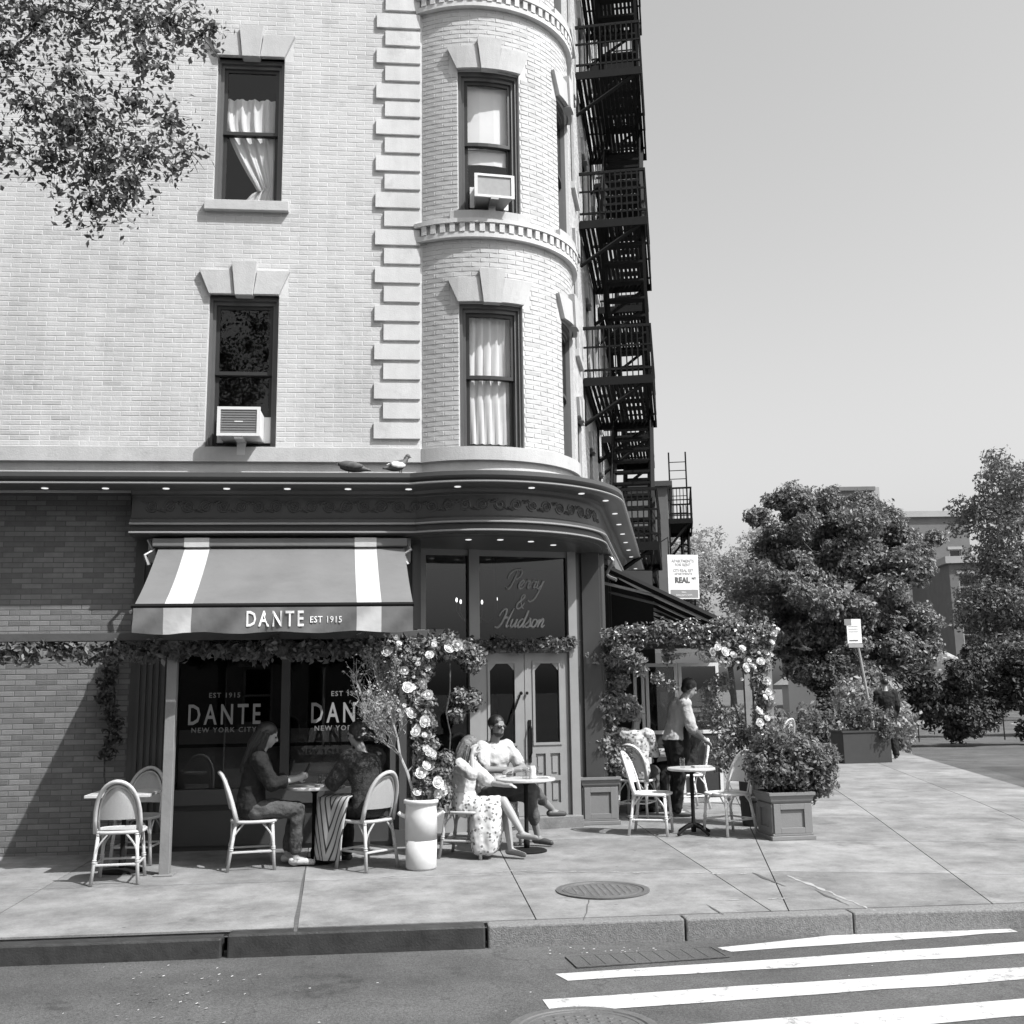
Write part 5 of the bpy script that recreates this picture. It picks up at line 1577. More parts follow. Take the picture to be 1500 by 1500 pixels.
PB_ = gnd(1017, 1076); PBL = (PB_.x, PB_.y + .25, gz(PB_.y))
planter(PBL, .50, .50, 'planter', 'grey panelled square planter at the pavement corner under a round bush', rad(3))
tp = tag(empty('topiary', (PAL[0], PAL[1], .5)), 'tiered topiary of three leafy clumps in the planter beside the doors', 'topiary')
MB().tube(catmull([(PAL[0], PAL[1], PAL[2] + .5), (PAL[0] + .03, PAL[1], 1.2), (PAL[0] - .02, PAL[1], 1.8), (PAL[0], PAL[1], 2.35)], 4), .016, 6).build('trunk', M['bark'], tp)
bl = []
for x, y, r in ((842, 902, (.36, .26, .17)), (830, 892, (.2, .15, .11)), (860, 906, (.22, .18, .15)), (842, 948, (.34, .26, .20)), (860, 952, (.18, .16, .14)), (836, 985, (.26, .22, .17)), (848, 1002, (.24, .2, .18)), (832, 1008, (.18, .16, .15)), (812, 897, (.16, .1, .08)), (850, 925, (.16, .14, .12)), (838, 968, (.18, .16, .12))):
    bl.append((tuple(at(x, y, PAL[1])), r))
leaves('crown', 'leaf_light', tp, bl, 15000, .028, 31, shell=.3)
bush = tag(empty('bush', (PBL[0], PBL[1], .5)), 'dense round bush filling the grey planter at the pavement corner', 'bush')
bl = []
for x, y, r in ((1010, 1010, (.36, .3, .26)), (1035, 1000, (.28, .3, .24)), (990, 1005, (.26, .3, .24)), (1005, 985, (.30, .3, .2)), (1040, 1020, (.2, .25, .16)), (1025, 1030, (.2, .2, .12)), (1048, 995, (.12, .2, .12))):
    bl.append((tuple(at(x, y, PBL[1] + .02)), r))
leaves('crown', 'leaf', bush, bl, 16000, .026, 33, shell=.4)
b = MB(); rg = random.Random(8)
for i in range(9):
    a = rg.uniform(0, 6.28); b.tube([(PBL[0] + .06 * math.cos(a), PBL[1] + .06 * math.sin(a), .45), (PBL[0] + .3 * math.cos(a), PBL[1] + .25 * math.sin(a), 1.0)], [.014, .006], 5)
b.build('stems', M['bark'], bush)
# round dark pot with airy shrub behind
RP = G3(at(981, 1050, 13.05).x, 13.05)
rpt = tag(empty('round_pot', RP), 'round dark ribbed pot between the white chair and the corner planter', 'pot')
MB().lathe([(.001, 0), (.15, 0), (.165, .06), (.175, .28), (.185, .30), (.185, .33), (.175, .35), (.18, .55), (.19, .56), (.19, .60), (.17, .60), (.165, .56), (.001, .55)], RP, 24).build('body', M['planter_dark'], rpt, smooth=False)
shr = tag(empty('shrub', (RP[0], RP[1], .55)), 'airy upright shrub in the round dark pot', 'shrub')
bl = [(tuple(at(x, y, RP[1] + .1)), r) for x, y, r in ((955, 985, (.22, .2, .2)), (970, 975, (.2, .2, .16)), (945, 960, (.18, .2, .2)), (938, 940, (.14, .16, .2)), (950, 1000, (.2, .2, .16)), (975, 1005, (.2, .2, .2)), (950, 925, (.14, .14, .14)))]
leaves('crown', 'leaf_light', shr, bl, 4200, .024, 35, shell=.15)
b = MB()
for c, r in bl: b.tube(catmull([(RP[0], RP[1], RP[2] + .55), (RP[0] * .6 + c[0] * .4, RP[1], RP[2] + .55 + .5 * (c[2] - .55)), (c[0], c[1], c[2] + r[2] * .8)], 4), [.008] * 8 + [.003], 4)
b.build('stems', M['bark'], shr)

# ---- avenue pergola with white roses
pv = tag(empty('avenue_pergola', (3.4, 13, 0)), 'grey timber pergola dressed with flowers over the avenue tables', 'pergola')
PVY = 13.35
q0, q1 = at(843, 874, PVY), at(990, 884, 12.95)
def beamp(p, q, wz, name, mt, wy=.09):
    b = MB(); d = (q - p); u = Vector((d.x, d.y, 0)).normalized(); n = Vector((-u.y, u.x, 0)) * wy / 2
    b.hexa([p - n - Vector((0, 0, wz)), q - n - Vector((0, 0, wz)), q + n - Vector((0, 0, wz)), p + n - Vector((0, 0, wz)), p - n, q - n, q + n, p + n]); return b.build(name, M[mt], pv)
zb_ = 2.32
A_, B_ = Vector((q0.x, PVY, zb_)), Vector((at(990, 884, 12.95).x, 12.95, zb_))
beamp(A_, B_, .10, 'front_beam', 'post')
C2, D2 = Vector((at(876, 900, 14.9).x, 15.2, zb_)), Vector((at(945, 905, 14.9).x + .9, 14.9, zb_))
for t in (0, 1):
    p = (A_, B_)[t]; q = p + TV * 4.2
    beamp(p, q, .10, 'side_beam', 'post')
beamp(A_ + TV * 2.1, B_ + TV * 2.1, .10, 'cross_beam', 'beam'); beamp(A_ + TV * 4.2, B_ + TV * 4.2, .10, 'cross_beam', 'post')
for p in (B_, B_ + TV * 4.2, B_ + TV * 2.1):
    MB().box(p.x - .045, p.x + .045, p.y - .045, p.y + .045, gz(p.y), zb_ - .1).build('post', M['post'], pv)
rg2 = tag(empty('rose_garland', (B_.x, B_.y, 0)), 'white rose garland over the avenue pergola corner above the bush', 'garland')
rr_ = [(945, 893), (952, 897), (960, 900), (968, 898), (975, 905), (983, 903), (990, 897), (986, 888), (978, 884), (971, 890), (964, 907), (972, 912), (981, 915), (991, 912), (996, 900), (997, 888), (985, 922), (968, 923), (992, 925), (990, 940), (994, 948), (983, 950), (992, 960), (985, 964), (994, 972), (989, 978), (955, 890), (998, 880), (940, 897), (970, 883), (993, 935), (988, 985), (979, 895), (987, 909)]
rr_ += [(x + random.uniform(-6, 6), y + random.uniform(-6, 6)) for x, y in rr_[::3]]
for x, y in rr_:
    rose(rg2, at(x, y, B_.y - .1 + random.uniform(-.1, .12)), (random.uniform(-.3, .7), -1, random.uniform(.1, .9)), random.choice([.45, .6, .8, .95, 1.1, 1.25]))
bl = [(tuple(at(x, y, B_.y)), .12) for x, y in ((950, 893), (965, 897), (980, 895), (990, 890), (975, 908), (988, 908), (985, 925), (990, 942), (988, 958), (990, 972), (960, 886), (985, 990))]
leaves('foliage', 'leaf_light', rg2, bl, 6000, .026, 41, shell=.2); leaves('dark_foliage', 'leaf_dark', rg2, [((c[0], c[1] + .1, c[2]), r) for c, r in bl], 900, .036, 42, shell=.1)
g3 = tag(empty('flower_garland', (A_.x, A_.y, 2.3)), 'pale leafy garland trailing along the avenue pergola front beam', 'garland')
bl = []
for i in range(22):
    t = i / 21; p = A_.lerp(B_, t); bl.append(((p.x, p.y - .06, p.z - .02 + random.uniform(-.06, .1)), (.12, .09, .08 + .05 * random.random())))
bl += [(tuple(at(x, y, PVY - .15)), .07) for x, y in ((898, 895), (899, 905), (868, 905), (872, 915), (900, 930), (888, 922))]
bl = [(c, tuple(1.3 * v for v in r) if isinstance(r, tuple) else r * 1.3) for c, r in bl]
leaves('foliage', 'leaf', g3, bl, 6000, .028, 43, shell=.1); leaves('blossom', 'petal', g3, bl, 700, .022, 44, shell=.75)

# glazed wind screen behind the avenue tables
gs = tag(empty('wind_screen', (3.3, 15.6, 0)), 'pale framed glass wind screen behind the waiter', 'screen')
x0s, x1s = at(866, 950, 15.6).x, at(948, 950, 15.6).x
frW = Fr((x0s, 15.6, gz(15)), rz=rad(-2))
LW = x1s - x0s
xs_ = [0, LW * .14, LW * .52, LW]
for i in range(3):
    b = MB(); a, c = xs_[i], xs_[i + 1] - .02
    for p, q, z0, z1 in ((a, a + .045, .0, 1.95), (c - .045, c, .0, 1.95), (a + .045, c - .045, 1.90, 1.95), (a + .045, c - .045, .95, 1.0), (a + .045, c - .045, 0, .06)): b.box(p, q, 0, .05, z0, z1, frW)
    b.build('frame', M['white'], gs)
    MB().box(a + .045, c - .045, .02, .026, 1.0, 1.90, frW).build('pane', M['glass_dark'], gs)
    MB().box(a + .045, c - .045, .015, .035, .06, .95, frW).build('lower_panel', M['planter_dark'], gs)

# ================================================================== PEOPLE
FOLD = bpy.data.textures.new('folds', 'CLOUDS'); FOLD.noise_scale = .075; FOLD.noise_depth = 2
def remesh(b, name, mt, vox, smooth_it=6, folds=0):
    me = b.mesh(name, None)
    o = bpy.data.objects.new('tmp', me); col.objects.link(o)
    r = o.modifiers.new('r', 'REMESH'); r.mode = 'VOXEL'; r.voxel_size = vox; r.use_smooth_shade = True
    if folds:
        d = o.modifiers.new('d', 'DISPLACE'); d.texture = FOLD; d.strength = folds; d.mid_level = .5; d.texture_coords = 'LOCAL'
    s = o.modifiers.new('s', 'SMOOTH'); s.factor = .5; s.iterations = smooth_it
    dg = bpy.context.evaluated_depsgraph_get()
    out = bpy.data.meshes.new_from_object(o.evaluated_get(dg)); out.name = name
    bpy.data.objects.remove(o)
    out.materials.clear(); out.materials.append(M[mt])
    out.polygons.foreach_set('use_smooth', [True] * len(out.polygons))
    return out
def limb(b, pts, rs, n=10):
    for i in range(len(pts) - 1): b.tube([pts[i], pts[i + 1]], [rs[i], rs[i + 1]], n)
    for p, r in zip(pts, rs): b.ball(p, r, n=n)
def loft(b, levels, n=16):                 # (center, half depth x, half width y)
    v, f = [], []
    for c, dx, wy in levels:
        for k in range(n):
            t = 2 * math.pi * k / n; v.append((c[0] + dx * math.cos(t), c[1] + wy * math.sin(t), c[2]))
    for i in range(len(levels) - 1):
        for k in range(n): f.append((i * n + k, i * n + (k + 1) % n, (i + 1) * n + (k + 1) % n, (i + 1) * n + k))
    f += [tuple(range(n - 1, -1, -1)), tuple((len(levels) - 1) * n + k for k in range(n))]
    b.add(v, f)
V3 = lambda *a: Vector(a)
def hand(b, wr, d, curl, side, palm_n):
    d = Vector(d).normalized(); pn = Vector(palm_n); pn = (pn - d * pn.dot(d)).normalized(); lat = d.cross(pn) * side
    pc = wr + d * .05
    limb(b, [wr, wr + d * .03, wr + d * .085], [.024, .028, .026])
    limb(b, [pc - lat * .022, pc + lat * .022 + d * .03], [.02, .02], 8)
    for i, L in enumerate((.068, .076, .072, .056)):
        s = wr + d * .085 + lat * (-.027 + .018 * i)
        p1 = s + (d * math.cos(curl * .5) + pn * math.sin(curl * .5)) * L * .5
        p2 = p1 + (d * math.cos(curl * 1.3) + pn * math.sin(curl * 1.3)) * L * .5
        limb(b, [s, p1, p2], [.0095, .009, .0078], 8)
    s = wr + d * .035 - lat * .03
    p1 = s + (d * .6 - lat * .7 + pn * .25).normalized() * .038; p2 = p1 + (d * .9 - lat * .1 + pn * .4).normalized() * .03
    limb(b, [s, p1, p2], [.012, .0105, .009], 8)

def head_shape(b, hc, fwd, s=1.0):
    f = Vector(fwd).normalized(); up_ = Vector((0, 0, 1)); l = up_.cross(f).normalized(); u = f.cross(l)
    fr = lambda x, y, z: hc + f * x * s + l * y * s + u * z * s
    class H:
        def p(self, x, y, z): return fr(x, y, z)
    h = H()
    b.ball((-.012, 0, .025), .098, .078, .092, 14, h); b.ball((.018, 0, -.035), .072, .062, .085, 12, h)
    b.ball((.05, 0, -.088), .03, .034, .025, 10, h)
    b.tube([h.p(.085, 0, .012), h.p(.105, 0, -.025), h.p(.09, 0, -.035)], [.009 * s, .016 * s, .011 * s], 8)
    b.ball((.075, 0, -.062), .018, .026, .010, 8, h); b.ball((.078, .032, .018), .014, .018, .008, 8, h); b.ball((.078, -.032, .018), .014, .018, .008, 8, h)
    for y in (-1, 1): b.ball((-.01, y * .08, -.012), .02, .01, .03, 8, h)
    return h

def person(loc, rz, label, J, skin='skin', clothes=(), hair=None, gender='m', look=(1, 0, 0), hands=None, extra=None):
    b = MB()
    w_ = 1.0 if gender == 'm' else .88
    pel, ws, chs, nk, hd = J['pelvis'], J['waist'], J['chest'], J['neck'], J['head']
    tors = [(pel + V3(0, 0, -.09), .09, .12 * w_ + .02), (pel, .125, .17 * w_ + .015), (ws, .105, .15 * w_), (chs + V3(0, 0, -.06), .12, .172 * w_), (chs + V3(0, 0, .04), .118, .18 * w_), (chs + V3(.0, 0, .11), .085, .15 * w_), (nk + V3(-.01, 0, -.015), .055, .07)]
    loft(b, tors)
    limb(b, [nk + V3(-.015, 0, -.04), nk, hd + V3(-.02, 0, -.07)], [.06, .052 * w_ + .004, .05])
    H = head_shape(b, hd, look)
    for s in 'LR':
        limb(b, [J['sh' + s], J['el' + s], J['wr' + s]], [.052 * w_ + .004, .042 * w_, .027])
        limb(b, [J['hip' + s], J['kn' + s]], [.083, .058]); kn, an = J['kn' + s], J['an' + s]
        limb(b, [kn, kn + (an - kn) * .35, an], [.056, .054, .034])
        d = (J['toe' + s] - an); limb(b, [an + V3(0, 0, -.03), J['toe' + s]], [.036, .026])
        hd_, curl, pn = (hands or {}).get(s, ((J['wr' + s] - J['el' + s]), .6, V3(0, 0, -1)))
        hand(b, J['wr' + s], hd_, curl, 1 if s == 'R' else -1, pn)
    root = put('person', remesh(b, 'person', skin, .0085, 4))
    tag(root, label, 'person')
    # eyes
    for y in (-1, 1):
        e = MB(); e.ball((.083, y * .031, .002), .010, .013, .008, 8, H); e.build('eye', M['hair_black'], root, smooth=True)
    for cl in clothes:
        c = MB(); nm, mt, spec = cl['name'], cl['mat'], cl
        if 'torso' in cl:
            lo, hi, g = cl['torso']
            loft(c, [(t[0], t[1] + g, t[2] + g) for t in tors[lo:hi]])
        for s in 'LR':
            if 'sleeve' in cl:
                fr_, g = cl['sleeve']; sh, el, wr = J['sh' + s], J['el' + s], J['wr' + s]
                if fr_ <= .5: limb(c, [sh, sh + (el - sh) * fr_ * 2], [.062 + g, .056 + g])
                else: limb(c, [sh, el, el + (wr - el) * (fr_ - .5) * 2], [.062 + g, .052 + g, .042 + g])
                limb(c, [sh, tors[4][0]], [.07 + g, .09])
            if 'leg' in cl:
                fr_, g = cl['leg']; hp, kn, an = J['hip' + s], J['kn' + s], J['an' + s]
                if fr_ <= .5: limb(c, [hp, hp + (kn - hp) * fr_ * 2], [.095 + g, .08 + g])
                else: limb(c, [hp, kn, kn + (an - kn) * (fr_ - .5) * 2], [.095 + g, .07 + g, .058 + g])
            if 'shoe' in cl:
                c = MB()
                an, to = J['an' + s], J['toe' + s]; d = (to - an); d.z = 0; d.normalize()
                limb(c, [an + V3(0, 0, -.045) - d * .03, an + V3(0, 0, -.05) + d * .06, to + d * .01], [.037, .037, .029])
                put('shoe', remesh(c, 'shoe', mt, .010, 3), root); c = MB()
        if 'shoe' in cl: continue
        if 'blobs' in cl:
            for pts, rs in cl['blobs']: limb(c, [Vector(p) for p in pts], rs)
        put(nm, remesh(c, nm, mt, cl.get('vox', .011), cl.get('smooth', 3), 0 if nm == 'shoes' else .034), root)
    if hair:
        c = MB(); c.ball((-.022, 0, .04), .103, .086, .090, 14, H)
        for x, y, z, r in hair.get('extra', ()): c.ball((x, y, z), r, n=8, fr=H)
        for pts, rs in hair.get('locks', ()): limb(c, [H.p(*p) for p in pts], rs)
        # cut face side
        hm = remesh(c, 'hair', hair['mat'], .009, 3)
        hp = put('hair', hm, root)
        if hair.get('locks'):
            st = MB(); rh = random.Random(len(clothes) + int(abs(loc[0]) * 100))
            for _ in range(110):
                pts, rs = rh.choice(hair['locks']); a = rh.uniform(0, 6.28); j = rh.uniform(.7, 1.08); sh_ = rh.uniform(.85, 1.12)
                P = []
                for (x, y, z), r in zip(pts, rs): P.append((x + math.cos(a) * r * j, y + math.sin(a) * r * j, z * sh_ if z < 0 else z))
                P = catmull(P, 4)
                st.tube([H.p(p.x + rh.gauss(0, .003), p.y + rh.gauss(0, .003), p.z) for p in P], [.0055] * (len(P) - 1) + [.002], 4)
            st.build('hair_strands', M[hair['mat']], hp, smooth=True, kind='stuff')
    if extra: extra(root, H)
    root.location = loc; root.rotation_euler = (0, 0, rz)
    return root
def seated(lean=0.0, **k):
    J = dict(pelvis=V3(-.03, 0, .56), waist=V3(-.05 + lean * .3, 0, .72), chest=V3(-.05 + lean * .75, 0, .93), neck=V3(-.04 + lean, 0, 1.09), head=V3(.0 + lean * 1.2, 0, 1.245),
             shL=V3(-.05 + lean * .85, .175, 1.02), shR=V3(-.05 + lean * .85, -.175, 1.02), elL=V3(.05 + lean, .22, .78), elR=V3(.05 + lean, -.22, .78), wrL=V3(.3 + lean, .14, .78), wrR=V3(.3 + lean, -.14, .78),
             hipL=V3(.0, .095, .545), hipR=V3(.0, -.095, .545), knL=V3(.42, .10, .53), knR=V3(.42, -.10, .53), anL=V3(.40, .10, .10), anR=V3(.40, -.10, .10), toeL=V3(.56, .11, .035), toeR=V3(.56, -.11, .035))
    J.update(k); return J
long_hair = lambda m_, L=.38: dict(mat=m_, extra=((-.05, .05, -.02, .05), (-.05, -.05, -.02, .05), (-.07, 0, -.03, .06)), locks=(([(-.06, .03, .02), (-.09, .05, -.12), (-.10, .05, -L)], [.06, .055, .03]), ([(-.06, -.03, .02), (-.09, -.05, -.12), (-.10, -.05, -L)], [.06, .055, .03]), ([(-.02, .075, .02), (-.02, .085, -.1), (-.03, .09, -L * .75)], [.03, .03, .018]), ([(-.02, -.075, .02), (-.02, -.085, -.1), (-.03, -.09, -L * .75)], [.03, .03, .018])))
# woman with a phone
p1 = person(P1L, R1, 'dark haired woman in a dark loose top looking down at her phone', seated(.10, elL=V3(.16, .2, .80), elR=V3(.16, -.21, .79), wrL=V3(.40, .05, .82), wrR=V3(.40, -.06, .82), anL=V3(.34, .10, .10), toeL=V3(.5, .11, .035)),
    clothes=(dict(name='top', mat='cloth_dark', torso=(0, 7, .025), sleeve=(.72, .022)), dict(name='jeans', mat='denim', torso=(0, 2, .012), leg=(.92, .004)), dict(name='shoes', mat='cloth_white', shoe=1)),
    hair=long_hair('hair_black'), gender='f', look=(1, 0, -.35), hands={'L': (V3(.9, -.2, .25), .9, V3(0, -1, .3)), 'R': (V3(.9, .2, .25), .9, V3(0, 1, .3))})
fp = Fr(P1L, rz=R1); pc = fp.p(.50, 0, .87)
tag(MB().hexa([fp.p(.47, -.036, .85), fp.p(.50, -.036, .845), fp.p(.50, .036, .845), fp.p(.47, .036, .85), fp.p(.53, -.036, .965), fp.p(.54, -.036, .96), fp.p(.54, .036, .96), fp.p(.53, .036, .965)]).build('phone', M['black'], bevel=.003), 'black phone in the hands of the dark haired woman', 'phone')
# person with chevron cloth
p2 = person(P2L, R2, 'dark haired person in a dark knit top leaning over the table', seated(.13, elL=V3(.2, .24, .80), elR=V3(.2, -.24, .80), wrL=V3(.42, .12, .80), wrR=V3(.42, -.08, .80)),
    clothes=(dict(name='top', mat='cloth_knit', torso=(0, 7, .03), sleeve=(.75, .03)), dict(name='trousers', mat='cloth_dark', torso=(0, 2, .012), leg=(.97, .01)), dict(name='shoes', mat='shoe', shoe=1)),
    hair=dict(mat='hair_black', extra=((-.06, .04, -.03, .055), (-.06, -.04, -.03, .055), (-.1, 0, .05, .05), (-.03, .06, .02, .045), (-.03, -.06, .02, .045))), gender='f', look=(1, .15, -.2))
# chevron cloth over the lap, falling beside the chair
def sheet(name, mt, label, grid, cat):
    nr, nc = len(grid), len(grid[0])
    me = bpy.data.meshes.new(name); me.from_pydata([tuple(p) for r in grid for p in r], [], [(j * nc + i, j * nc + i + 1, (j + 1) * nc + i + 1, (j + 1) * nc + i) for j in range(nr - 1) for i in range(nc - 1)])
    uv = me.uv_layers.new(name='UVMap')
    for l in me.loops: uv.data[l.index].uv = ((l.vertex_index % nc) / (nc - 1), (l.vertex_index // nc) / (nr - 1))
    me.materials.append(M[mt]); me.polygons.foreach_set('use_smooth', [True] * len(me.polygons)); me.update()
    o = put(name, me); s = o.modifiers.new('s', 'SOLIDIFY'); s.thickness = .012
    if label: tag(o, label, cat)
    return o
f2 = Fr(P2L, rz=R2)
gr = []
for j in range(19):
    t = j / 18; row = []
    for i in range(13):
        u = i / 12
        x = .02 + .46 * u
        # across the lap (y from -.12 to .2) then down on the street side (+y local)
        if t < .35: q = t / .35; y, z = -.10 + .32 * q, .665 + .03 * math.sin(q * 3.1) - .03 * u
        else: q = (t - .35) / .65; y, z = .22 + .06 * math.sin(q * 1.5) + .02 * math.sin(u * 9 + q * 3) * q, .66 - .57 * q - .03 * u
        row.append(f2.p(x + .05 * (q if t >= .35 else 0) * (.5 - u), y, z))
    gr.append(row)
sheet('chevron_cloth', 'chevron', 'chevron striped cloth draped over a lap beside the rattan chair', gr, 'cloth')
# woman in floral dress
p3 = person(P3L, R3, 'woman in a white top and patterned skirt with her hand to her head', seated(.02, head=V3(.05, 0, 1.23), elR=V3(.16, -.26, .92), wrR=V3(.10, -.13, 1.13), elL=V3(.22, .2, .80), wrL=V3(.42, .06, .79),
        knL=V3(.42, .06, .56), knR=V3(.44, -.05, .62), anR=V3(.66, -.10, .30), toeR=V3(.82, -.12, .24), anL=V3(.50, .0, .11), toeL=V3(.66, -.04, .04)),
    clothes=(dict(name='blouse', mat='cloth_white', torso=(1, 7, .018), sleeve=(.45, .016)), dict(name='skirt', mat='floral', torso=(0, 3, .028), blobs=(([(0, .09, .55), (.36, .06, .55)], [.115, .095]), ([(0, -.09, .55), (.36, -.05, .60)], [.115, .095]), ([(.32, -.10, .52), (.31, -.13, .30), (.29, -.15, .13)], [.12, .12, .10]), ([(.20, -.12, .5), (.20, -.15, .3), (.20, -.16, .14)], [.12, .12, .11]), ([(.30, .04, .5), (.30, .0, .3), (.28, -.02, .14)], [.12, .12, .11]), ([(.25, -.06, .4), (.25, -.09, .14)], [.14, .12])), vox=.014), dict(name='shoes', mat='planter', shoe=1)),
    hair=dict(mat='hair_brown', extra=long_hair('x')['extra'], locks=(([(-.07, .02, .03), (-.11, .03, -.12), (-.14, .03, -.36)], [.07, .07, .035]), ([(-.06, -.04, .03), (-.10, -.07, -.10), (-.10, -.10, -.34)], [.065, .06, .03]), ([(-.02, -.07, .02), (-.03, -.095, -.1), (-.02, -.11, -.28)], [.035, .035, .02]), ([(-.08, .06, 0), (-.1, .08, -.15), (-.1, .09, -.3)], [.05, .045, .025]))),
    gender='f', look=(1, .15, -.15), hands={'R': (V3(.1, .5, .9), .5, V3(0, 1, 0)), 'L': (V3(1, -.2, 0), .5, V3(0, 0, -1))})
p3.scale = (.9, .9, .88)
# man in white
def beard(root, H):
    b = MB(); b.ball((.035, 0, -.078), .05, .056, .042, 12, H); b.ball((.06, 0, -.052), .028, .034, .012, 8, H)
    for y in (-1, 1): b.ball((.0, y * .066, -.05), .03, .012, .05, 8, H)
    put('beard', remesh(b, 'beard', 'hair_black', .008, 3), root)
    b = MB()
    for y in (-1, 1): b.ball((.088, y * .033, .002), .012, .026, .02, 10, H)
    b.tube([H.p(.094, -.03, .008), H.p(.098, 0, .012), H.p(.094, .03, .008)], .004, 5)
    for y in (-1, 1): b.tube([H.p(.085, y * .055, .008), H.p(-.01, y * .084, .008)], .0035, 5)
    b.build('sunglasses', M['black'], root, smooth=True)
    b = MB(); c0 = Vector((.015, 0, 1.06))
    for sgn in (-1, 1):
        b.add([c0 + Vector((-.06, sgn * .075, .04)), c0 + Vector((.075, sgn * .01, -.005)), c0 + Vector((.10, sgn * .055, -.05)), c0 + Vector((-.03, sgn * .10, .005))], [(0, 1, 2, 3)])
    b.build('collar', M['cloth_white'], root)
p4 = person(P4L, R4, 'bearded man in a white polo shirt and sunglasses resting folded arms on the table', seated(.06, elL=V3(.20, .25, .80), elR=V3(.20, -.22, .80), wrL=V3(.36, -.0, .79), wrR=V3(.40, .08, .80),
        knL=V3(.44, .16, .54), knR=V3(.46, .12, .64), anL=V3(.38, .30, .10), toeL=V3(.50, .38, .035), anR=V3(.34, .52, .36), toeR=V3(.36, .66, .30)),
    clothes=(dict(name='polo_shirt', mat='cloth_white', torso=(0, 7, .018), sleeve=(.34, .014)), dict(name='trousers', mat='trouser', torso=(0, 2, .012), leg=(.80, .008)), dict(name='shoes', mat='shoe', shoe=1)),
    hair=dict(mat='hair_black'), skin='skin_tan', look=(1, .1, -.05), hands={'L': (V3(.3, -1, 0), .5, V3(0, 0, -1)), 'R': (V3(.2, 1, 0), .5, V3(0, 0, -1))}, extra=beard)
# bald man from behind
p5 = person(G3(2.93, 14.2), rad(60), 'bald man in a patterned pale shirt seated with his back to the street', seated(.05), skin='skin',
    clothes=(dict(name='shirt', mat='floral', torso=(0, 7, .02), sleeve=(.5, .018)), dict(name='trousers', mat='trouser', torso=(0, 2, .012), leg=(.97, .01)), dict(name='shoes', mat='shoe', shoe=1)), look=(1, 0, -.1))
# woman in black
p7 = person(G3(3.75, 14.85), rad(190), 'woman with long black hair in black clothes seated by the waiter', seated(.06),
    clothes=(dict(name='top', mat='cloth_dark', torso=(0, 7, .02), sleeve=(.9, .018)), dict(name='trousers', mat='cloth_dark', torso=(0, 2, .012), leg=(.97, .01)), dict(name='shoes', mat='shoe', shoe=1)), hair=long_hair('hair_black', .5), gender='f')
# waiter
wt = at(906, 960, 14.05)
p6 = person(G3(wt.x, 14.05), rad(5), 'standing waiter in a pale shirt and dark apron leaning over a table', dict(pelvis=V3(-.06, 0, .95), waist=V3(-.02, 0, 1.10), chest=V3(.04, 0, 1.31), neck=V3(.11, 0, 1.47), head=V3(.19, 0, 1.60),
        shL=V3(.06, .18, 1.40), shR=V3(.06, -.18, 1.40), elL=V3(.12, .24, 1.12), elR=V3(.10, -.24, 1.12), wrL=V3(.34, .16, .98), wrR=V3(.30, -.2, .95), hipL=V3(-.05, .09, .92), hipR=V3(-.05, -.09, .92), knL=V3(0, .1, .50), knR=V3(-.02, -.1, .50), anL=V3(-.04, .1, .09), anR=V3(-.08, -.1, .09), toeL=V3(.12, .11, .03), toeR=V3(.08, -.11, .03)),
    skin='skin', clothes=(dict(name='shirt', mat='cloth_pale', torso=(1, 7, .02), sleeve=(.62, .02)), dict(name='trousers', mat='cloth_dark', torso=(0, 3, .012), leg=(.98, .012)), dict(name='apron', mat='cloth_dark', blobs=(([(.09, 0, 1.28), (.07, 0, 1.05), (.04, 0, .7)], [.10, .115, .12]), ([(.05, .08, 1.1), (.03, .09, .6)], [.08, .09]), ([(.05, -.08, 1.1), (.03, -.09, .6)], [.08, .09]))), dict(name='shoes', mat='shoe', shoe=1)),
    hair=dict(mat='hair_black', extra=((-.05, 0, -.03, .06), (-.02, .06, .0, .04), (-.02, -.06, .0, .04))), look=(1, 0, -.5))

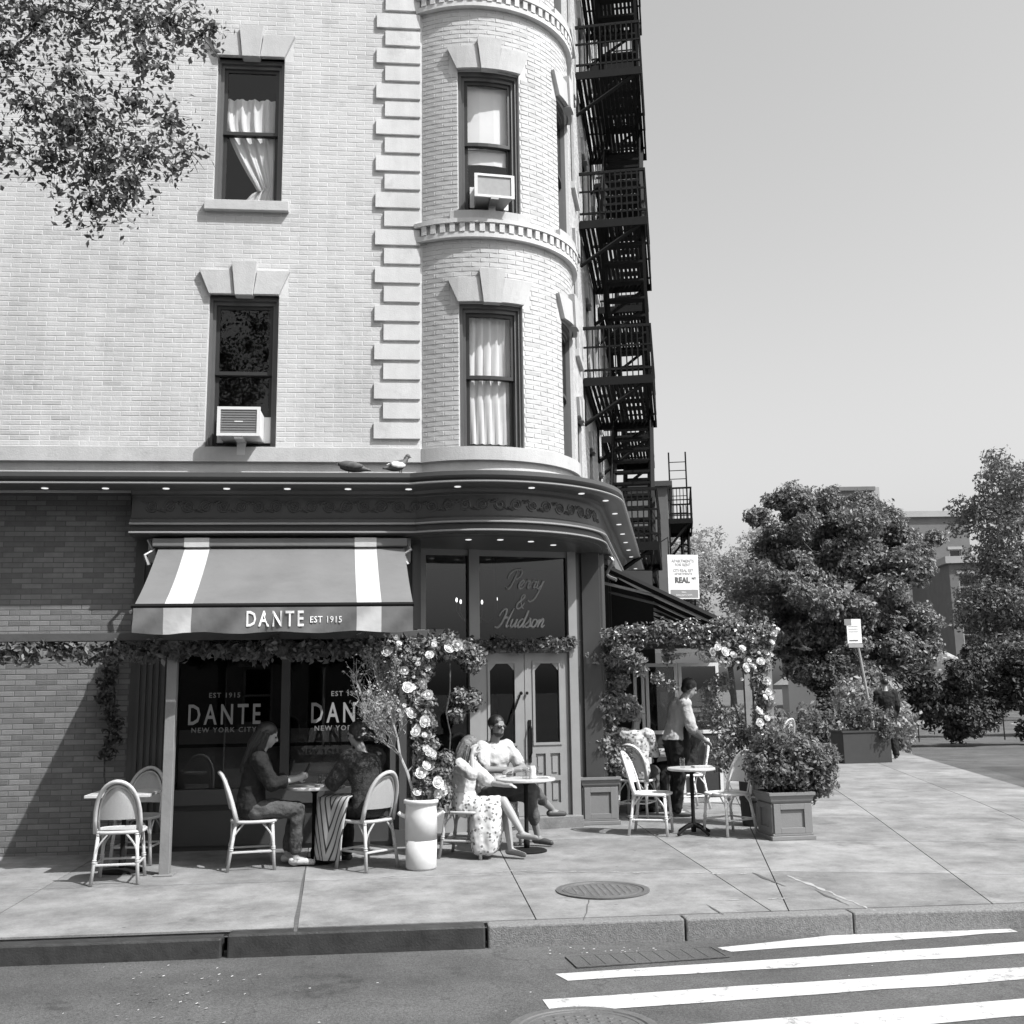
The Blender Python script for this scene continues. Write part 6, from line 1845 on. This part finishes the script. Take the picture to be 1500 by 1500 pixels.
# ================================================================== TREES
def tree(name, label, base, trunk_h, crown, nleaf, lsize, mt, tr=.16, seed=1, group=None, limbs=7, shell=.45):
    o = tag(empty(name, base), label, 'tree', group)
    rg = random.Random(seed); b = MB(); B = Vector(base)
    top = B + Vector((rg.uniform(-.2, .2), rg.uniform(-.2, .2), trunk_h))
    b.tube(catmull([B - Vector((0, 0, .05)), B + Vector((rg.uniform(-.06, .06), .02, trunk_h * .4)), top], 8), [tr * (1.12 - .025 * i + .75 * math.exp(-i * .9)) * (1 + .04 * math.sin(i * 2.3)) for i in range(17)], 14)
    cs = [Vector(c) for c, r in crown]
    mains = [cs[0]]
    while len(mains) < min(5, len(cs)): mains.append(max(cs, key=lambda c: min((c - q).length for q in mains)))
    paths = []
    for c in mains:
        mid = top.lerp(c, .45) + Vector((rg.uniform(-.15, .15), rg.uniform(-.15, .15), .12 * (c - top).length))
        P = catmull([top - Vector((0, 0, tr)), mid, c], 5); paths.append(P)
        b.tube(P, [tr * (.62 - .05 * i) for i in range(len(P))], 7)
    for c in cs[:limbs]:
        if c in mains: continue
        k_, P = min(((i, P) for P in paths for i in range(3, len(P))), key=lambda t: (t[1][t[0]] - c).length + .25 * (len(t[1]) - t[0]) * 0)
        k_ = max(2, k_ - 3); s_ = P[k_]
        Q = catmull([s_, s_.lerp(c, .5) + Vector((rg.uniform(-.1, .1), rg.uniform(-.1, .1), .06)), c], 4)
        b.tube(Q, [max(.008, tr * (.62 - .05 * k_) * (.6 - .055 * i)) for i in range(len(Q))], 6)
    b.build('trunk', M['bark'], o, smooth=True)
    sub_ = []
    for c, r in crown:
        for _ in range(14):
            d = Vector((rg.gauss(0, 1), rg.gauss(0, 1), rg.gauss(.2, 1))).normalized() * rg.uniform(.45, .95)
            q = r * rg.uniform(.26, .44); sub_.append(((c[0] + d.x * r, c[1] + d.y * r, c[2] + d.z * r), (q, q, q * .75)))
    leaves('crown', mt, o, sub_, nleaf, lsize, seed, shell=shell)
    return o
def blobs_px(L, Y): return [(tuple(at(x, y, Y + dy)), r) for x, y, dy, r in L]
# street tree on the left whose branches reach into the view
tx, ty = -4.55, 8.95
tree('street_tree', 'street tree at the kerb with leafy branches reaching in front of the upper windows', (tx, ty, gz(ty)), 3.9,
     blobs_px([(150, 480, .1, .6), (60, 470, 0, .7), (150, 230, .2, .9), (100, 130, .3, 1.0), (20, 180, .2, 1.0), (130, 350, .1, .8), (60, 250, .2, 1.2), (0, 420, 0, 1.0), (160, 60, 0, 1.0), (60, 90, 0, 1.2), (-80, 300, 0, 1.2), (200, 300, 0, .5), (215, 160, 0, .5), (-60, 150, 0, 1.2), (-120, 420, 0, 1.0)], 8.9), 90000, .034, 'leaf_sprig', .15, 51, limbs=40, shell=.1)
tp_ = bpy.data.objects['street_tree']
sprigs = blobs_px([(300, 300, 0, .4), (345, 300, .1, .36), (330, 350, 0, .34), (290, 380, 0, .3), (350, 390, 0, .3), (315, 430, .1, .28), (270, 330, 0, .36), (265, 420, 0, .3), (355, 440, 0, .2), (310, 260, 0, .4), (370, 270, 0, .36), (260, 270, 0, .4), (395, 300, 0, .42), (425, 300, .1, .34), (455, 312, 0, .26), (400, 335, -.1, .3), (392, 375, 0, .28), (425, 395, .1, .28), (440, 425, 0, .2), (400, 425, 0, .34), (388, 455, 0, .24), (360, 420, 0, .4), (350, 470, .1, .35), (375, 470, 0, .25), (330, 400, .1, .5), (430, 440, 0, .14), (420, 345, 0, .12), (466, 308, 0, .12)], 8.9)
leaves('sprigs', 'leaf_sprig', tp_, [(c, r * 1.05) for c, r in sprigs], 7000, .031, 55, shell=.0)
b = MB(); rg = random.Random(4)
done = [(at(190, 330, 8.95), .6)]; todo = [(Vector(c), r) for c, r in sprigs]
while todo:                                  # grow twig by twig from the nearest cluster
    k_, (a_, _r) = min(((i_, d_) for i_ in range(len(todo)) for d_ in done), key=lambda t: (todo[t[0]][0] - t[1][0]).length)
    c, r = todo.pop(k_)
    md = a_.lerp(c, .5) + Vector((rg.uniform(-.06, .06), rg.uniform(-.1, .1), rg.uniform(-.02, .12)))
    th = max(.004, .015 - .0012 * len(done))
    b.tube(catmull([a_, md, c], 5), [th * (1 - .04 * i_) for i_ in range(11)], 5)
    for _ in range(6):
        q = c + Vector((rg.uniform(-1, 1), rg.uniform(-.6, .6), rg.uniform(-1, .6))) * r * .9
        b.tube(catmull([md.lerp(c, rg.uniform(.4, 1)), md.lerp(c, .8).lerp(q, .5) + Vector((0, 0, rg.uniform(0, .05))), q], 3), [.004, .004, .0035, .003, .0025, .002, .0015], 4)
    done.append((c, r))
b.build('twigs', M['bark'], tp_)
MB().box(tx - .6, tx + .6, ty - .45, ty + .6, gz(ty) - .02, gz(ty) + .012).build('tree_pit', M['soil'], tp_)
# big dark tree across the avenue
GT = 'trees along the avenue'
bt = at(1050, 985, 36.0)
tree('avenue_tree', 'big dense dark tree standing behind the bus stop sign', (bt.x, 36.0, ROADZ), 3.2,
     blobs_px([(1045, 790, 0, 2.0), (1005, 775, 0, 1.2), (1080, 785, .5, 1.8), (1000, 830, 0, 1.4), (1030, 850, -1, 1.9), (1080, 850, -.5, 2.1), (1010, 885, 0, 1.5), (1060, 900, -1, 1.5), (1105, 870, 0, 1.8), (1115, 810, 0, 1.6), (1090, 895, 0, 1.1), (1125, 880, .5, 1.2), (995, 900, 0, .9), (1020, 760, 0, .7)], 36.0), 120000, .075, 'leaf_tree', .24, 61, GT, 10, .45)
for i, (px, py, Y, sc_, lab) in enumerate(((962, 985, 62, 1.0, 'pale feathery tree far behind the letting sign'), (1270, 985, 50, 1.15, 'broad tree right of the bus stop sign across the avenue'))):
    q = at(px, py, Y); s = sc_ * Y / 36
    cr = []
    rg = random.Random(70 + i)
    for _ in range(13): cr.append(((q.x + rg.uniform(-2.2, 2.2) * s, Y + rg.uniform(-1.5, 1.5), 1.7 + (rg.uniform(1.6, 6.2)) * s * (.72 if i == 0 else 1)), rg.uniform(.9, 1.6) * s))
    tree('avenue_tree', lab, (q.x, Y, ROADZ), 3.0, cr, 40000, .095 * (1.0 if i else 1.1), 'leaf_far' if i == 0 else 'leaf_tree', .2, 80 + i, GT, 8, .5)
# low hedge/plants masses behind
for i, (px, Y, sx, hh, mt, lab) in enumerate(((1000, 30, 2.0, .75, 'leaf', 'low hedge beyond the bush at the end of the pavement'), (1098, 27, .7, 1.5, 'leaf_light', 'pale leafy shrub beside the bus stop pole'), (1150, 31, 3.4, 2.3, 'leaf_dark', 'tall dark hedge under the trees at the end of the pavement'), (1240, 36, 3.5, 2.6, 'leaf_dark', 'tall dark hedge on the far side of the avenue'))):
    q = at(px, 985, Y)
    h_ = tag(empty('hedge', (q.x, Y, 0)), lab, 'hedge')
    rg = random.Random(i)
    bl = [((q.x + rg.uniform(-sx, sx), Y + rg.uniform(-.4, .4), rg.uniform(.12, hh)), rg.uniform(.35, .6)) for _ in range(14 if hh < 2 else 34)]
    leaves('foliage', mt, h_, bl, 5000 if hh < 2 else 26000, .07, 90 + i, shell=.4)
    b = MB(); [b.tube([(c[0], c[1], 0), (c[0], c[1], c[2])], .02, 5) for c, r in bl[:8]]; b.build('stems', M['bark'], h_)

# ================================================================== BACKGROUND
# bus stop sign
bs = at(1074, 880, 24.0)
fr = Fr((bs.x, 24.0, 0), rz=rad(-3))
sg2 = tag(empty('bus_stop_sign', (bs.x, 24.0, 0)), 'white bus stop panel on a thin leaning pole', 'sign')
zt = at(1072, 866, 24).z; zm = at(1074, 889, 24).z; zl = at(1074, 893, 24).z
MB().tube([(bs.x + .42, 24.03, 0), (bs.x + .10, 24.03, zl)], .03, 8).build('pole', M['frame_light'], sg2)
MB().tube([(bs.x + .10, 24.03, zl), (bs.x + .02, 24.03, zt)], .03, 8).build('pole', M['frame_light'], sg2)
MB().box(-.15, .18, 0, .012, zm, zt, fr).build('panel', M['signwhite'], sg2)
MB().box(-.13, .2, .0, .012, zl, zm - .012, fr).build('foot_panel', M['fargrey'], sg2)
MB().box(-.20, -.04, -.004, .002, zt - .14, zt, fr).build('corner_patch', M['signgrey'], sg2)
for i, z_ in enumerate((.16, .22, .28)): MB().box(-.11, .10, -.003, .001, zt - z_ - .014, zt - z_, fr).build('text_line', M['signtext_pale'], sg2)
MB().box(-.11, .09, -.003, .001, zm + .05, zm + .075, fr).build('text_line', M['signtext'], sg2)
# next building along the avenue with its own fire escape
nb = tag(empty('avenue_building', tuple(onright(2, 20))), 'low brick building farther along the avenue with its own fire escape', 'building')
pt = at(897, 740, 31.0)
d_n = (Vector((pt.x, 31.0, 0)) - CT).dot(NV); s_n = (Vector((pt.x, 31.0, 0)) - CT).dot(TV)
frN = Fr(onright(d_n, s_n), (TV.x, TV.y))
hN = pt.z
nop = [(c - .45, c + .45, z0, z0 + 1.6) for c in (1.6, 4.0, 6.4, 8.8) for z0 in (1.2, 4.2)]
b = MB()
for c in cells(0, 11, 0, hN, nop): b.box(c[0], c[1], 0, .3, c[2], c[3], frN)
b.box(-.0, .3, .3, 10, 0, hN, frN); b.build('wall', M['farbrick'], nb)
MB().box(-.1, 11.1, -.15, 10, hN, hN + .15, frN).build('roof', M['shop_light'], nb)
for o_ in nop:
    wn = MB(); wn.box(o_[0], o_[0] + .07, .1, .2, o_[2], o_[3], frN); wn.box(o_[1] - .07, o_[1], .1, .2, o_[2], o_[3], frN); wn.box(o_[0] + .07, o_[1] - .07, .1, .2, (o_[2] + o_[3]) / 2 - .03, (o_[2] + o_[3]) / 2 + .03, frN)
    wn = wn.build('window', M['frame'], nb); MB().box(o_[0], o_[1], .15, .16, o_[2], o_[3], frN).build('pane', M['glass_dark'], wn)
fire_escape(frN, .5, 3.6, [4.0, hN - .9], 'small black fire escape with a roof ladder on the low avenue building', .72, True, True)
# distant buildings across the avenue
def house(name, label, o, rz, w_, d, h, mt, rows, cols, gable=False, wall_y=0):
    r = tag(empty(name, o), label, 'building'); fr = Fr(o, rz=rz)
    ops = [(-w_ / 2 + w_ * (i + .5) / cols - .45, -w_ / 2 + w_ * (i + .5) / cols + .45, .9 + j * 3.1, 2.6 + j * 3.1) for i in range(cols) for j in range(rows)]
    b = MB()
    for c in cells(-w_ / 2, w_ / 2, 0, h, ops): b.box(c[0], c[1], 0, .3, c[2], c[3], fr)
    b.box(-w_ / 2, -w_ / 2 + .3, .3, d, 0, h, fr); b.box(w_ / 2 - .3, w_ / 2, .3, d, 0, h, fr); b.box(-w_ / 2 + .3, w_ / 2 - .3, d - .3, d, 0, h, fr); b.box(-w_ / 2 + .3, w_ / 2 - .3, 1.5, 1.6, 0, h - .3, fr)
    b.build('wall', M[mt], r)
    for o_ in ops:
        wn = MB()
        for x0, x1, z0, z1 in ((o_[0], o_[0] + .08, o_[2], o_[3]), (o_[1] - .08, o_[1], o_[2], o_[3]), (o_[0] + .08, o_[1] - .08, o_[2], o_[2] + .08), (o_[0] + .08, o_[1] - .08, o_[3] - .08, o_[3]), (o_[0] + .08, o_[1] - .08, (o_[2] + o_[3]) / 2 - .03, (o_[2] + o_[3]) / 2 + .03)): wn.box(x0, x1, .08, .2, z0, z1, fr)
        wn.box(o_[0] - .12, o_[1] + .12, -.08, .05, o_[2] - .16, o_[2], fr); wn.box(o_[0] - .12, o_[1] + .12, -.05, .05, o_[3], o_[3] + .22, fr)
        wn = wn.build('window', M['frame_light'], r); MB().box(o_[0], o_[1], .14, .15, o_[2], o_[3], fr).build('pane', M['glass_dark'], wn)
    b = MB()
    if gable:
        v = [fr.p(-w_ / 2 - .4, -.4, h - .1), fr.p(w_ / 2 + .4, -.4, h - .1), fr.p(w_ / 2 + .4, d + .4, h - .1), fr.p(-w_ / 2 - .4, d + .4, h - .1), fr.p(-w_ / 2 + 1.5, d / 2, h + 1.7), fr.p(w_ / 2 - 1.5, d / 2, h + 1.7)]
        b.add(v, [(0, 1, 5, 4), (2, 3, 4, 5), (1, 2, 5), (3, 0, 4), (3, 2, 1, 0)])
    else:
        b.box(-w_ / 2 - .25, w_ / 2 + .25, -.25, d + .2, h, h + .45, fr)
    b.build('roof', M['roofing' if gable else 'fargrey'], r)
    return r
q = at(1125, 985, 52); house('low_house', 'low house with pale pitched roof behind the van', (q.x, 52, ROADZ), rad(-8), 9, 7, at(1100, 922, 52).z, 'fargrey', 1, 4, True)
q = at(1125, 985, 80); hb = house('brick_block', 'brick block rising above the big tree with a rooftop hut', (q.x, 80, ROADZ), rad(-5), 12, 12, at(1100, 768, 80).z, 'farbrick', 4, 5)
frh = Fr((at(1082, 760, 80).x, 82, at(1100, 768, 80).z), rz=rad(-5))
b = MB(); b.box(-1.6, 1.6, 0, 4, 0.4, 2.3, frh); b.box(-1.9, 1.9, -.3, 4.3, 2.3, 2.6, frh); b.build('rooftop_hut', M['farbrick'], hb)
MB().box(1.65, 2.3, 0, 1, .4, 2.6, frh).build('chimney', M['fargrey'], hb)
for px, Y, w_, h_, rows, cols, mt, lab in ((1320, 66, 18, 9.5, 3, 9, 'farbrick', 'long brick walk up building behind the trees across the avenue'),):
    q = at(px, 985, Y); house('brick_block', lab, (q.x, Y, ROADZ), rad(-12), w_, 10, h_, mt, rows, cols)
# far pavement across the avenue
fpv = onright(lim + 19, -6)
MB().box(0, 70, -12, 0, ROADZ - .1, .0, Fr(onright(lim + 19, -8), (TV.x, TV.y))).build('far_pavement', M['concrete']); bpy.data.objects['far_pavement']['kind'] = 'structure'
bpy.data.objects['far_pavement']['label'] = 'pavement on the far side of the avenue'
# houses on the camera's side of the street (seen in the glass)
for i, (x, w_, h_, mt) in enumerate(((-17, 9, 11, 'farbrick'), (-7.5, 9, 9.5, 'farbrick'), (2.5, 10, 10.5, 'farbrick'))):
    house('row_house', ['brick row house facing the shop, left of the low one', 'low brick row house facing the shop windows', 'brick row house facing the corner entrance'][i], (x, -9, ROADZ), math.pi, w_, 6, h_, mt, 3, 3)

# delivery van
vn = at(1066, 985, 44); frv = Fr((vn.x, 44, ROADZ), rz=rad(-75))
van = tag(empty('delivery_van', (vn.x, 44, ROADZ)), 'grey boxy delivery van parked beyond the big tree trunk', 'van')
b = MB(); b.prism([(-2.4, .35), (1.7, .35), (2.35, .45), (2.45, 1.0), (1.75, 1.25), (1.25, 2.25), (-2.4, 2.35)], -.95, .95, frv); b.build('body', M['vanpaint'], van, bevel=.05)
MB().prism([(1.74, 1.30), (1.79, 1.30), (1.33, 2.15), (1.28, 2.15)], -.82, .82, frv).build('windscreen', M['glass_dark'], van)
for y in (-.962, .95): MB().prism([(.55, 1.3), (1.6, 1.3), (1.2, 2.0), (.55, 2.0)], y, y + .012, frv).build('side_window', M['black'], van)
for x in (-1.5, 1.5):
    for y in (-.97, .75):
        wv = MB(); n = 18
        wv.prism([(x + .34 * math.cos(2 * math.pi * i / n), .36 + .34 * math.sin(2 * math.pi * i / n)) for i in range(n)], y, y + .22, frv); wv = wv.build('wheel', M['rubber'], van)
        MB().prism([(x + .18 * math.cos(2 * math.pi * i / n), .36 + .18 * math.sin(2 * math.pi * i / n)) for i in range(n)], y - .008, y, frv).build('rim', M['metal'], wv)
for y in (-.75, .55): MB().box(2.38, 2.46, y, y + .2, .75, .95, frv).build('headlight', M['signwhite'], van)
MB().box(2.2, 2.5, -.9, .9, .35, .5, frv).build('bumper', M['black'], van)
# dark planter boxes down the avenue
for px, Y, wd, lab in ((1083, 22.5, 1.1, 'dark planter box with leafy plants down the avenue pavement'),):
    q = at(px, 1015, Y); pb = tag(empty('planter_box', (q.x, Y, gz(Y))), lab, 'planter')
    frp = Fr((q.x, Y, gz(Y)), rz=rad(8))
    MB().box(-wd / 2, wd / 2, -.25, .25, 0, .62, frp).build('box', M['planter_dark'], pb, bevel=.01)
    MB().box(-wd / 2 - .02, wd / 2 + .02, -.27, .27, .62, .66, frp).build('rim', M['planter_dark'], pb)
    leaves('foliage', 'leaf', pb, [((q.x + random.uniform(-wd / 2, wd / 2), Y + random.uniform(-.2, .2), .85 + random.uniform(-.1, .35)), .25) for _ in range(7)], 1800, .045, int(px), shell=.2)

# lane dashes on the avenue
for i in range(9):
    MB().box(i * 6.0, i * 6.0 + 2.6, -.06, .06, ROADZ + .003, ROADZ + .005, Fr(onright(lim + 9, -6), (TV.x, TV.y))).build('lane_dash', M['paint'], road)

# passer-by in dark clothes at the end of the pavement
pp = at(1106, 1020, 23.4)
person((pp.x + .1, 23.4, gz(23.4)), rad(80), 'passer-by in dark clothes standing behind the avenue planter box', dict(pelvis=V3(0, 0, .93), waist=V3(0, 0, 1.08), chest=V3(0, 0, 1.29), neck=V3(.0, 0, 1.46), head=V3(.03, 0, 1.61),
        shL=V3(0, .18, 1.39), shR=V3(0, -.18, 1.39), elL=V3(-.02, .23, 1.12), elR=V3(-.02, -.23, 1.12), wrL=V3(.08, .2, .90), wrR=V3(.08, -.2, .90), hipL=V3(0, .09, .90), hipR=V3(0, -.09, .90), knL=V3(.06, .1, .5), knR=V3(-.04, -.1, .49), anL=V3(.05, .1, .09), anR=V3(-.14, -.1, .10), toeL=V3(.22, .11, .03), toeR=V3(.02, -.11, .03)),
    clothes=(dict(name='jacket', mat='cloth_dark', torso=(0, 7, .03), sleeve=(.97, .02)), dict(name='trousers', mat='cloth_dark', torso=(0, 2, .014), leg=(.98, .014)), dict(name='shoes', mat='shoe', shoe=1)), hair=dict(mat='hair_black'))
